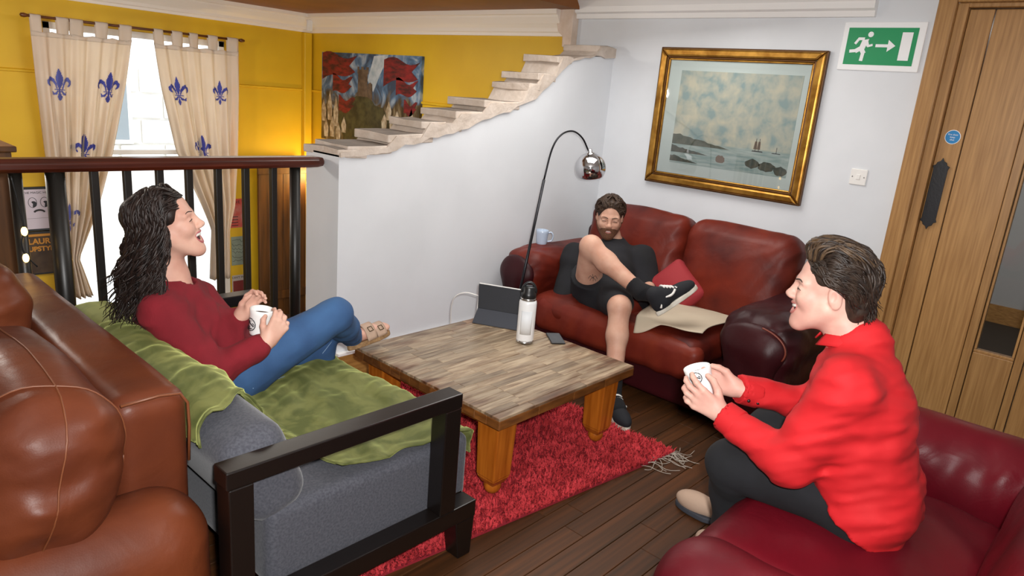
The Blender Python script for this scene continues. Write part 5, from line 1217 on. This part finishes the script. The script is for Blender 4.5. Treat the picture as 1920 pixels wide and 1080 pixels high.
for a, b, c, t in ((hipR, knR, anR, toeR), (hipL, knL, anL, toeL)): B.cone(a, b, .07, .05, .03).cone(b, c, .045, .032, .02).cone(c, c + (t - c) * .85 + np.array([0, 0, -.01]), .032, .026, .02)
o_r = N(RIGHT * .30 - UP * .50 + TOCAM * .75); hand(B, Rwr, N(UP * .95 + RIGHT * .62 - TOCAM * .1), -o_r, -RIGHT + UP * .3, curls=[(38, 42, 25), (42, 45, 25), (46, 45, 28), (50, 48, 28)], sc=.90, thumb_pts=((.018, .020, .010), (.040, .042, .022), (.060, .050, .036), (.074, .046, .050)))
hand(B, Lwr, N(RIGHT * .55 + UP * .85 - TOCAM * .1), N(RIGHT * .65 + TOCAM * .5 - UP * .3), TOCAM, curls=[(30, 45, 30)] * 4, sc=.88)
hb = nearbox(H.p(.11, 0, -.12), H.p(-.12, .08, .13), H.p(-.1, -.08, -.1), pad=.0, res=.0032)
bodyW = B.build('body', 'skin_a', wm, .010, fine=[hb, nearbox(mugc, Rwr, Lwr, pad=.05, res=.0032)])
H.face(wm, 'lip', (.024, .031, .0180), -.066, .012, 1.3, 'closed', female=True)
J = S().cone(neck + np.array([0, 0, -.035]), ch, .078, .115, .05).cone(ch, pel + np.array([.0, 0, .0]), .125, .150, .06).cone(Rsh, Lsh, .060, .060, .06).cone(pel, pel + np.array([.03, -.01, -.06]), .15, .155, .05)
J.cone(Rsh, Rel, .062, .060, .05).cone(Rel, Rwr + (Rel - Rwr) * .16, .060, .044, .03).cone(Lsh, Lel, .062, .056, .05).cone(Lel, Lwr + (Lel - Lwr) * .12, .056, .042, .03)
J.ell(ch + np.array([.085, -.075, -.02]), (.075, .075, .07), None, .05).ell(ch + np.array([.12, .01, -.03]), (.07, .07, .07), None, .05)
J.cone(H.p(-.02, 0, -.09), neck + np.array([.018, -.012, -.030]), .056, .066, .01, sub=True).cut(pel + np.array([.05, 0, -.105]), (.35, 0, -1))
J.warp(folds(.006, 38, 61)).warp(folds(.0045, 80, 62)).build('jumper', 'jumper_crimson', wm, .0075)
T = S().cone(pel + np.array([.0, 0, -.03]), pel + np.array([.04, 0, -.02]), .145, .13, .05)
md = (knR + anR) / 2
T.cone(hipR, knR, .098, .068, .05).cone(knR, md, .066, .058, .02).cone(md, anR, .058, .045, .02).cone(hipL, knL, .095, .066, .05).cone(knL, anL + np.array([0, 0, .08]), .062, .048, .02)
jeans_w = T.warp(folds(.0035, 34, 63)).warp(folds(.002, 80, 65)).build('jeans', 'denim', wm, .008)
seam = [hipR * (1 - t) + knR * t + N(np.cross(knR - hipR, UP)) * 0 + (TOCAM * .62 - UP * .78) * (np.interp(t, [0, 1], [.100, .071])) for t in np.linspace(.02, .80, 18)]
seam = on_surface(jeans_w, [(474, 728), (500, 730), (530, 720), (560, 703), (585, 684), (605, 662), (622, 640)], .001)
if len(seam) > 3: G().tube(smooth_path(seam, 5), .0016, 5).build('seam', 'denim_stitch', wm, True)
# right sandal
foot = toeR - anR; fd = N(foot); fu = N(np.cross(fd, np.cross(UP, fd))); sl0 = anR - fd * .035 - fu * .055; Msl = frame(fd, fu); SP = lambda a, b, c: sl0 + Msl @ np.array([a, b, c])
out = [(.125 + .125 * math.cos(t), math.sin(t) * (.043 if math.cos(t) > 0 else .036)) for t in np.linspace(0, 2 * math.pi, 28, endpoint=False)]
sdl = G().prism(out, sl0, Msl[:, 0], Msl[:, 1], .024).build('sandal_sole', 'cork', wm, fix=True, bevel=.005)
B2 = S().ell(SP(.12, 0, .05), (.11, .036, .032), Msl, .02).ell(SP(.205, 0, .042), (.045, .038, .020), Msl, .02).cut(SP(0, 0, .024), -Msl[:, 2]).build('foot', 'skin_a', wm, .005)
for a in (.115, .175):
    G().grid(lambda u, v, a=a: SP(a + (v - .5) * .056, .043 * math.cos(math.pi * u), .020 + (.074 if a < .15 else .060) * math.sin(math.pi * u)), 18, 4, .004).build('sandal_strap', 'suede_taupe', wm, True)
    sgn = -1 if (Msl[:, 1] @ TOCAM) < 0 else 1
    c = SP(a, sgn * .037, .070 if a < .15 else .058); e1_ = Msl[:, 0]; e2_ = N(Msl[:, 2] * .7 - sgn * Msl[:, 1] * .5)
    G().tube([c + e1_ * x_ + e2_ * y_ for x_, y_ in ((-.011, -.011), (.011, -.011), (.011, .011), (-.011, .011), (-.011, -.011))], .0022, 6).build('buckle', 'buckle', wm)
shoe(wm, anL + np.array([-.05, 0, -.10]), toeL + np.array([0, 0, -.04]), (0, 0, 1), stripe=False)
# hair: scalp cap and long dark curls
cap = S().ell(H.p(-.016, 0, .042), np.array([.103, .083, .091]) * H.s, H.M, 0).ell(H.p(-.060, 0, -.03), np.array([.065, .085, .10]) * H.s, H.M, .03).ell(H.p(.085, 0, -.040), np.array([.092, .086, .124]) * H.s, H.M, .012, True)
cap.warp(folds(.003, 90, 64)).build('hair_cap', 'hair_black', wm, .005)
g = G(); rh = random.Random(21)
for i in range(560):
    az = rh.choice((1, -1)) * (rh.uniform(80, 180) if i > 60 else rh.uniform(74, 100)); el0 = rh.uniform(28, 85); side = 1 if az > 0 else -1
    p0 = H.hp(az * .55 if abs(az) < 120 else az, el0, .004); p1 = H.hp(az, rh.uniform(5, 25), rh.uniform(.008, .022)); p2 = H.hp(az, -25, rh.uniform(.012, .035))
    if i < 190: sd_ = rh.choice((-1, 1)); az = sd_ * rh.uniform(78, 112); p0 = H.hp(sd_ * rh.uniform(0, 42), rh.uniform(26, 88), .000); p1 = H.hp(sd_ * rh.uniform(66, 98), rh.uniform(14, 48), rh.uniform(.010, .024)); p2 = H.hp(az, -25, rh.uniform(.012, .035))
    elif i < 250: sd_ = rh.choice((-1, 1)); az = sd_ * rh.uniform(82, 112); p0 = H.hp(sd_ * rh.uniform(36, 58), rh.uniform(6, 40), .000); p1 = H.hp(sd_ * rh.uniform(68, 84), rh.uniform(0, 30), rh.uniform(.010, .018)); p2 = H.hp(az, -25, rh.uniform(.012, .03))
    W0, W1, W2 = H.p(*p0), H.p(*p1), H.p(*p2); ln_ = rh.uniform(.16, .36) if i > 80 else rh.uniform(.14, .30); m = 30; t = np.linspace(0, 1, m)
    outd = W2 - H.c; outd[2] = 0; outd = N(outd); back = -N(np.array([H.M[0, 0], H.M[1, 0], 0]))
    W3 = W2 + np.array([0, 0, -ln_ * .5]) + outd * rh.uniform(.0, .03) + back * .012; W4 = W2 + np.array([0, 0, -ln_]) + outd * rh.uniform(-.01, .06) + back * rh.uniform(.0, .06)
    pth = smooth_path([W0, W1, W2, W3, W4], 8); m = len(pth); t = np.linspace(0, 1, m); amp = rh.uniform(.008, .018); wl = rh.uniform(2.6, 4.6); ph = rh.uniform(0, 6.28)
    wv = np.interp(t, [0, .3, .5, 1], [0, .1, .8, 1.15]) * amp
    pth = pth + np.outer(np.sin(t * wl * 6.28 + ph) * wv, N(np.cross(outd, (0, 0, 1)))) + np.outer(np.cos(t * wl * 6.28 + ph) * wv, outd)
    r0 = rh.uniform(.0035, .0070); g.tube(pth, np.interp(t, [0, .2, .7, 1], [r0 * .6, r0, r0 * .85, .0008]), 5, .6)
tag(g.build('hair_curls', 'hair_black', wm, True))
t_, M_ = make_mug('mug', 'white mug with dark emblem in the laughing woman\'s hands', wbase, .043, .098, MATS['ceramic_white'], -TOCAM - RIGHT * .8, axis=maxis, taper=.82)
dl = M_.T @ (TOCAM * .8 - RIGHT * .6); mug_emblem(t_, M_, wbase, .0405, .042, math.atan2(dl[1], dl[0]), .024)

# ------------------------------------------------------------------ man in the red shirt
rm = thing('person', 'man in red shirt and black jeans perched on the red armchair with a mug', 'person', (2.08, .40, .45))
H = Head(atd(1557, 546, 2.12), (-.36, .93, -.02), (-.02, .06, 1), .98)
neck = np.array([2.065, .520, 1.005]); Lsh = np.array([1.895, .485, .925]); Rsh = np.array([2.215, .545, .925]); pel = np.array([2.09, .405, .555]); ch = np.array([2.055, .475, .82])
Lel = atd(1478, 868, 1.97); Lwr = atd(1352, 775, 2.06); Rel = np.array([2.25, .66, .70]); Rwr = atd(1382, 728, 2.22)
hipL = np.array([2.03, .40, .545]); hipR = np.array([2.20, .44, .545]); knL = atd(1372, 868, 2.13); knR = atd(1440, 805, 2.36); anL = np.array([2.16, .80, .12]); anR = np.array([2.47, .96, .11])
mugc = atd(1313, 714, 2.17); maxis = N(UP - RIGHT * .28 + TOCAM * .12); mbase = mugc - maxis * .05
B = S(); H.prims(B, (.022, .034, .0145), .008, -.063, 1.6)
B.cone(H.p(-.025, 0, -.05), neck, .058, .060, .03).cone(neck, ch, .07, .11, .05).cone(ch, pel, .12, .125, .05).cone(Rsh, Lsh, .055, .055, .05)
for a, b, c in ((Rsh, Rel, Rwr), (Lsh, Lel, Lwr)): B.cone(a, b, .040, .034, .02).cone(b, c, .032, .024, .02)
for a, b, c in ((hipR, knR, anR), (hipL, knL, anL)): B.cone(a, b, .075, .055, .03).cone(b, c, .05, .036, .02).cone(c, c + np.array([.02, .05, -.05]), .034, .028, .02)
o_l = N(TOCAM * .85 - UP * .55 + RIGHT * .1)
hand(B, Lwr, N(-RIGHT * .92 + UP * .62 - TOCAM * .05), -o_l, UP, curls=[(14, 28, 30), (16, 36, 34), (20, 40, 36), (26, 44, 36)], sc=.98, fan=7, thumb_pts=((.020, .020, .010), (.046, .046, .026), (.070, .056, .048), (.088, .052, .066)))
hand(B, Rwr, N(-RIGHT * .90 + UP * .25 - TOCAM * .35), N(-RIGHT * .25 + TOCAM * .85), UP, curls=[(35, 45, 30)] * 4, sc=.96, thumb_pts=((.020, .020, .006), (.046, .044, .014), (.072, .052, .022), (.094, .052, .030)))
hb = nearbox(H.p(.11, 0, -.12), H.p(-.12, .08, .13), H.p(-.1, -.08, -.1), pad=.0, res=.0030)
B.build('body', 'skin_b', rm, .010, fine=[hb, nearbox(mugc, Lwr, Rwr, pad=.05, res=.0030)])
H.face(rm, 'lip_b', (.022, .034, .0145), -.063, .008, 1.8, 'open')
J = S().cone(neck + np.array([0, -.012, .002]), ch, .084, .125, .05).cone(ch, pel, .132, .125, .06).cone(Rsh, Lsh, .068, .068, .07).cone(ch + np.array([-.06, 0, .0]), pel + np.array([-.05, 0, 0]), .115, .115, .05).cone(ch + np.array([.07, 0, .0]), pel + np.array([.05, 0, 0]), .115, .115, .05)
J.cone(pel + np.array([-.05, 0, 0]), pel + np.array([-.05, .02, -.06]), .125, .13, .05).cone(pel + np.array([.05, 0, 0]), pel + np.array([.05, .02, -.06]), .125, .13, .05)
Mh = rot('X', 34); J.rbox(pel + np.array([0, .0, -.040]) - Mh[:, 2] * .15, (.32, .24, .15), .01, Mh, .004, sub=True)
J.cone(Lsh, Lel, .068, .064, .06).cone(Lel, Lwr + (Lel - Lwr) * .10, .062, .043, .035).cone(Rsh, Rel, .075, .062, .05).cone(Rel, Rwr + (Rel - Rwr) * .06, .060, .043, .03)
J.cone(H.p(-.02, 0, -.08), neck + np.array([0, 0, .01]), .060, .060, .006, sub=True)
for w_, e_ in ((Lwr, Lel), (Rwr, Rel)):
    J.cone(w_ - (e_ - w_) * .40, w_ + (e_ - w_) * .035, .058, .058, .002, sub=True, flat=True)
J.warp(folds(.004, 22, 71)).warp(folds(.0042, 60, 72, (.3, .3, 1))).warp(folds(.0030, 110, 75, (.2, .5, 1))).build('shirt', 'shirt_red', rm, .0075)
for w_, e_ in ((Lwr, Lel), (Rwr, Rel)):     # cuffs
    d = e_ - w_; S().cone(w_ + d * .03, w_ + d * .27, .047, .049, 0, flat=True).cone(w_ - d * .05, w_ + d * .12, .041, .041, 0, sub=True, flat=True).build('cuff', 'shirt_red', rm, .005)
    for k in (.10, .22):
        c = w_ + d * k + N(TOCAM - UP * .7) * .049; G().lathe([(0, .003), (.005, .002), (.0055, 0)], c, 10, np.array([RIGHT, UP, TOCAM]).T).build('button', 'button_dark', rm, True)
up_n = N(H.p(-.02, 0, -.06) - neck)
Mc = frame(np.cross(up_n, N(np.cross((-.70, .71, 0), up_n))), up_n) if False else frame((-.36, .93, .3), up_n)
cl0 = neck + np.array([-.004, .014, .012])
def collar(u, v):
    a = math.radians(18 + 324 * u); r = .068 - .005 * v; return cl0 + Mc @ np.array([r * math.cos(a) * 1.02, r * math.sin(a) * .98, -.026 + .060 * v - .026 * math.cos(a)])
G().grid(collar, 40, 6, .005).build('collar', 'shirt_red', rm, True)
def collar2(u, v):
    a = math.radians(24 + 312 * u); r = .067 + .015 * v; tip = max(0, math.cos(a)) ** 3; return cl0 + Mc @ np.array([r * math.cos(a) * 1.04, r * math.sin(a) * 1.0, .035 - (.050 + .024 * tip) * v - .026 * math.cos(a)])
G().grid(collar2, 40, 5, .004).build('collar_fall', 'shirt_red', rm, True)
T = S().cone(pel + np.array([-.03, 0, -.035]), pel + np.array([.03, .0, -.035]), .118, .118, .05).cone(hipL, knL, .098, .076, .05).cone(hipR, knR, .098, .076, .05)
T.cone(knL, anL + np.array([0, 0, .02]), .074, .058, .02).cone(knR, anR + np.array([0, 0, .02]), .074, .058, .02).warp(folds(.006, 32, 73)).build('jeans', 'jeans_black', rm, .009)
def boot(root, ank, d):
    d = N(d); M = frame(d, (0, 0, 1)); P = lambda a, b, c: np.array([ank[0], ank[1], 0]) + M @ np.array([a, b, c])
    out = [(.065 + .145 * math.cos(t), math.sin(t) * (.052 if math.cos(t) > 0 else .042)) for t in np.linspace(0, 2 * math.pi, 28, endpoint=False)]
    G().prism(out, P(0, 0, .002), M[:, 0], M[:, 1], .024).build('shoe_sole', 'case_grey', root, fix=True, bevel=.005)
    S().ell(P(.12, 0, .045), (.09, .047, .045), M, .02).ell(P(0, 0, .06), (.07, .04, .06), M, .03).cone(P(-.005, 0, .06), P(-.005, 0, .12), .045, .045, .02).cut(P(0, 0, .02), (0, 0, -1)).build('shoe_upper', 'suede_taupe', root, .006)
boot(rm, anL, (.6, .8, 0)); boot(rm, anR, (-.05, .95, 0))
cap = S().ell(H.p(-.018, 0, .044), np.array([.103, .081, .089]) * H.s, H.M, 0).ell(H.p(-.070, 0, -.025), np.array([.048, .074, .075]) * H.s, H.M, .03).ell(H.p(.085, 0, -.045), np.array([.084, .092, .125]) * H.s, H.M, .012, True).ell(H.p(.0, .085, -.03), np.array([.045, .035, .055]) * H.s, H.M, .01, True).ell(H.p(.0, -.085, -.03), np.array([.045, .035, .055]) * H.s, H.M, .01, True)
cap.warp(folds(.003, 90, 74)).build('hair_cap', 'hair_brown', rm, .0045)
rh = random.Random(33); gd = G(); gl = G()
for i in range(640):
    sd = rh.choice((-1, 1)); u = rh.random() * 1.5; gg = gl if u < .20 else gd
    if u > 1.25: pth = [(sd * rh.uniform(84, 125), rh.uniform(-5, 35), .001), (sd * rh.uniform(105, 135), rh.uniform(-25, -5), rh.uniform(.008, .02)), (sd * rh.uniform(120, 160), rh.uniform(-50, -35), rh.uniform(.012, .03)), (sd * rh.uniform(135, 176), rh.uniform(-64, -46), rh.uniform(.035, .075))]
    elif u > 1.0: a0 = sd * rh.uniform(36, 58); pth = [(a0, rh.uniform(14, 34), .0), (sd * rh.uniform(60, 70), rh.uniform(8, 28), rh.uniform(.012, .022)), (sd * rh.uniform(76, 90), rh.uniform(-6, 14), rh.uniform(.014, .026)), (sd * rh.uniform(96, 120), rh.uniform(-20, 0), rh.uniform(.010, .022))]
    elif u < .40:    # swept back from the forehead
        a0 = rh.uniform(0, 50) * sd; el = rh.uniform(26, 40); pth = [(a0, el, .000), (a0 * 1.3, el + 20, rh.uniform(.018, .034)), (sd * rh.uniform(95, 150), rh.uniform(40, 66), rh.uniform(.012, .022)), (sd * rh.uniform(140, 178), rh.uniform(-20, 35), rh.uniform(.008, .018))]
    elif u < .72:  # temple over the ear to the nape
        a0 = sd * rh.uniform(42, 62); el = rh.uniform(8, 40); pth = [(a0, el, .000), (sd * 80, el + rh.uniform(-8, 8), rh.uniform(.014, .026)), (sd * rh.uniform(108, 125), rh.uniform(-5, 25), rh.uniform(.008, .016)), (sd * rh.uniform(132, 172), rh.uniform(-66, -25), rh.uniform(.014, .05))]
    else:          # crown to nape
        a0 = sd * rh.uniform(100, 180); pth = [(a0, rh.uniform(40, 75), .003), (a0, rh.uniform(10, 30), rh.uniform(.010, .018)), (sd * rh.uniform(130, 178), rh.uniform(-40, -20), rh.uniform(.012, .022)), (sd * rh.uniform(140, 178), rh.uniform(-64, -44), rh.uniform(.035, .08))]
    H.lock(gg, pth, rh.uniform(.0035, .0068), .0010, 18, rh.uniform(.004, .012), rh.uniform(.8, 2.0), rh.uniform(0, 6.28))
gd.build('hair_locks', 'hair_brown', rm, True); gl.build('hair_highlights', 'hair_light', rm, True)
t_, M_ = make_mug('mug', 'white mug with dark emblem held by the man in the red shirt', mbase, .043, .098, MATS['ceramic_white'], -TOCAM + RIGHT * .5, axis=maxis, taper=.82)
dl = M_.T @ (TOCAM * .85 - RIGHT * .45); mug_emblem(t_, M_, mbase, .0425, .074, math.atan2(dl[1], dl[0]), .019)

# ------------------------------------------------------------------ man lounging on the maroon sofa
sm = thing('person', 'bearded man in black shorts lounging on the maroon sofa, ankle on knee', 'person', (3.4, 2.3, .44))
H = Head(atd(1143, 408, 4.33), (-.80, -.58, -.16), (.10, .06, 1), .98)
neck = atd(1152, 462, 4.38); Rsh = atd(1080, 484, 4.38); Lsh = atd(1202, 488, 4.38); pel = np.array([3.42, 2.31, .50]); ch = (np.array(Rsh) + Lsh) / 2 * .5 + neck * .2 + pel * .3
Rel = atd(1058, 560, 4.22); Rwr = np.array([3.52, 2.60, .50]); Lel = atd(1220, 565, 4.22); Lwr = np.array([3.42, 2.00, .60])
hipR = np.array([3.36, 2.38, .50]); hipL = np.array([3.38, 2.22, .50]); knR = atd(1108, 462, 3.92); anR = atd(1203, 548, 3.72); knL = np.array([3.13, 1.995, .530]); anL = np.array([2.945, 1.845, .10])
B = S(); H.prims(B, (.020, .025, .0065), .002, -.062, .5)
B.cone(H.p(-.02, 0, -.05), neck, .056, .058, .03).cone(neck, ch, .058, .10, .03).cone(ch, pel, .12, .12, .05).cone(Rsh, Lsh, .055, .055, .05)
for a, b, c in ((Rsh, Rel, Rwr), (Lsh, Lel, Lwr)): B.cone(a, b, .045, .04, .02).cone(b, c, .04, .03, .02)
hand(B, Rwr, (-.3, -.9, .1), (0, .2, -1), (-1, 0, 0), sc=.98); hand(B, Lwr, (-.9, -.2, .2), (-.3, 0, -1), (0, 1, 0), sc=.98)
for a, b, c in ((hipR, knR, anR), (hipL, knL, anL)):
    q = b + (c - b) * .32; n_ = N(np.cross(np.cross(b - a, c - b), c - b)); q = q + n_ * .012 * (1 if n_ @ (a - b) > 0 else -1)
    B.cone(a, b, .088, .062, .03).cone(b, q, .056, .058, .03).cone(q, c, .056, .036, .03); B.ell(b, (.056, .056, .056), None, .02)
B.cone(anR, anR + N(atd(1290, 562, 3.70) - anR) * .14, .036, .03, .02).cone(anL, anL + np.array([-.06, -.10, -.05]), .034, .028, .02)
hb = nearbox(H.p(.11, 0, -.12), H.p(-.12, .08, .13), H.p(-.1, -.08, -.1), pad=.0, res=.0034)
bodyS = B.build('body', 'skin_c', sm, .010, fine=[hb])
for st_ in ([(1103, 522), (1107, 517), (1111, 521), (1116, 517), (1120, 523)], [(1106, 526), (1111, 520), (1117, 526)], [(1111, 514), (1112, 520), (1112, 527)]):
    q_ = on_surface(bodyS, st_, .0006)
    if len(q_) == len(st_): G().tube(smooth_path(q_, 4), .0013, 5).build('tattoo', 'print_ink', sm, True)
H.face(sm, 'lip_b', (.020, .025, .0065), -.062, .002, .5, 'closed', 'hair_chestnut')
bd = S(); H.prims(bd, None, .002, -.062)
bd.warp(lambda X, Y, Z: -.0028 + 0 * X)
def to_local(X, Y, Z):
    q = np.stack([X - H.c[0], Y - H.c[1], Z - H.c[2]], -1) @ H.M / H.s; return q[..., 0], q[..., 1], q[..., 2]
def beard_mask(X, Y, Z):
    x, y, z = to_local(X, Y, Z); ay = np.abs(y)
    jawline = np.interp(x, [-.02, .03, .06, .09, .12], [-.005, -.045, -.060, -.040, -.040])     # keep below this height
    m = z - jawline
    mouth_ = .010 - np.sqrt((y / 1.7) ** 2 + ((z + .064) * 1.0) ** 2)
    m = np.maximum(m, np.where(x > .055, mouth_, -1)); m = np.maximum(m, -.022 - x)
    return np.maximum(0, m * 4)
bd.warp(beard_mask)
bd.build('beard', 'beard', sm, .004, bound=(H.p(.05, 0, -.05) - .11, H.p(.05, 0, -.05) + .11))
J = S().cone(neck + np.array([0, 0, -.02]), ch, .088, .150, .05).cone(ch, pel, .158, .150, .06).cone(Rsh, Lsh, .078, .078, .07)
J.cone(Rsh, Rel, .084, .070, .05).cone(Rel, Rwr + (Rel - Rwr) * .1, .064, .045, .03).cone(Lsh, Lel, .088, .074, .06).cone(Lel, Lwr + (Lel - Lwr) * .1, .066, .045, .03)
J.cone(H.p(-.02, 0, -.06), neck + np.array([0, 0, .0]), .060, .060, .006, sub=True)
J.warp(folds(.009, 26, 81)).build('sweatshirt', 'sweat_black', sm, .009)
T = S().cone(pel + np.array([0, .02, -.03]), pel + np.array([-.04, -.03, -.03]), .135, .13, .05).cone(hipR, hipR + (knR - hipR) * .34, .112, .112, .05, flat=True).cone(hipL, hipL + (knL - hipL) * .82, .108, .082, .04)
T.warp(folds(.006, 30, 82)).build('shorts', 'shorts_black', sm, .009)
d = N(anR - knR); S().cone(anR - d * .075, anR + d * .01, .047, .045, .01, flat=True).cone(anR, anR + N(atd(1290, 562, 3.70) - anR) * .10, .046, .042, .02).build('sock', 'sock_black', sm, .006)
d = N(anL - knL); S().cone(anL - d * .12, anL + d * .02, .045, .043, .01, flat=True).cone(anL, anL + np.array([-.04, -.07, -.03]), .043, .040, .01).build('sock', 'sock_black', sm, .006)
sd_ = N(atd(1298, 552, 3.75) - atd(1236, 596, 3.62)); shu = N(np.cross(np.cross(sd_, -RIGHT * .75 + UP * .7), sd_))
hl = atd(1233, 594, 3.64); shoe(sm, hl, hl + sd_ * .285, -RIGHT * .70 + UP * .62 + TOCAM * .15)
shoe(sm, np.array([2.985, 1.905, .002]), np.array([2.835, 1.665, .002]), (0, 0, 1))
cap = S().ell(H.p(-.016, 0, .043), np.array([.102, .082, .089]) * H.s, H.M, 0).ell(H.p(-.06, 0, -.02), np.array([.055, .080, .08]) * H.s, H.M, .03).ell(H.p(.088, 0, -.040), np.array([.082, .078, .122]) * H.s, H.M, .012, True)
cap.build('hair_cap', 'hair_chestnut', sm, .005)
rh = random.Random(44); gd = G()
for i in range(420):
    sd = rh.choice((-1, 1)); u = rh.random() * 1.35
    if u > 1.18: a0 = sd * rh.uniform(0, 180); pth = [(a0, 86, .004), (a0 + sd * 10, 68, .014), (a0 + sd * 20, 45, .014)]
    elif u > 1.0: pth = [(sd * rh.uniform(40, 58), rh.uniform(6, 30), .0), (sd * rh.uniform(62, 78), rh.uniform(0, 20), rh.uniform(.008, .014)), (sd * rh.uniform(84, 105), rh.uniform(-25, 0), rh.uniform(.006, .014))]
    elif u < .45: a0 = rh.uniform(0, 48) * sd; el = rh.uniform(20, 42) + 8 * (abs(a0) < 20); pth = [(a0, el, .003), (sd * rh.uniform(50, 70), rh.uniform(40, 58), rh.uniform(.012, .022)), (sd * rh.uniform(82, 105), rh.uniform(8, 28), rh.uniform(.010, .018)), (sd * rh.uniform(85, 125), rh.uniform(-28, -5), rh.uniform(.006, .014))]
    else: a0 = sd * rh.uniform(55, 180); pth = [(a0, rh.uniform(45, 80), .003), (a0, rh.uniform(15, 35), rh.uniform(.010, .018)), (a0 + sd * 5, rh.uniform(-25, 0), rh.uniform(.008, .016)), (a0 + sd * 8, rh.uniform(-45, -28), rh.uniform(.006, .018))] if abs(a0) > 90 else [(a0, rh.uniform(30, 60), .003), (sd * 85, rh.uniform(10, 30), .014), (sd * 100, rh.uniform(-15, 5), .012)]
    H.lock(gd, pth, rh.uniform(.0035, .0062), .0012, 14, rh.uniform(.0005, .002), rh.uniform(.5, 1.0), rh.uniform(0, 6.28))
gd.build('hair_locks', 'hair_chestnut', sm, True)
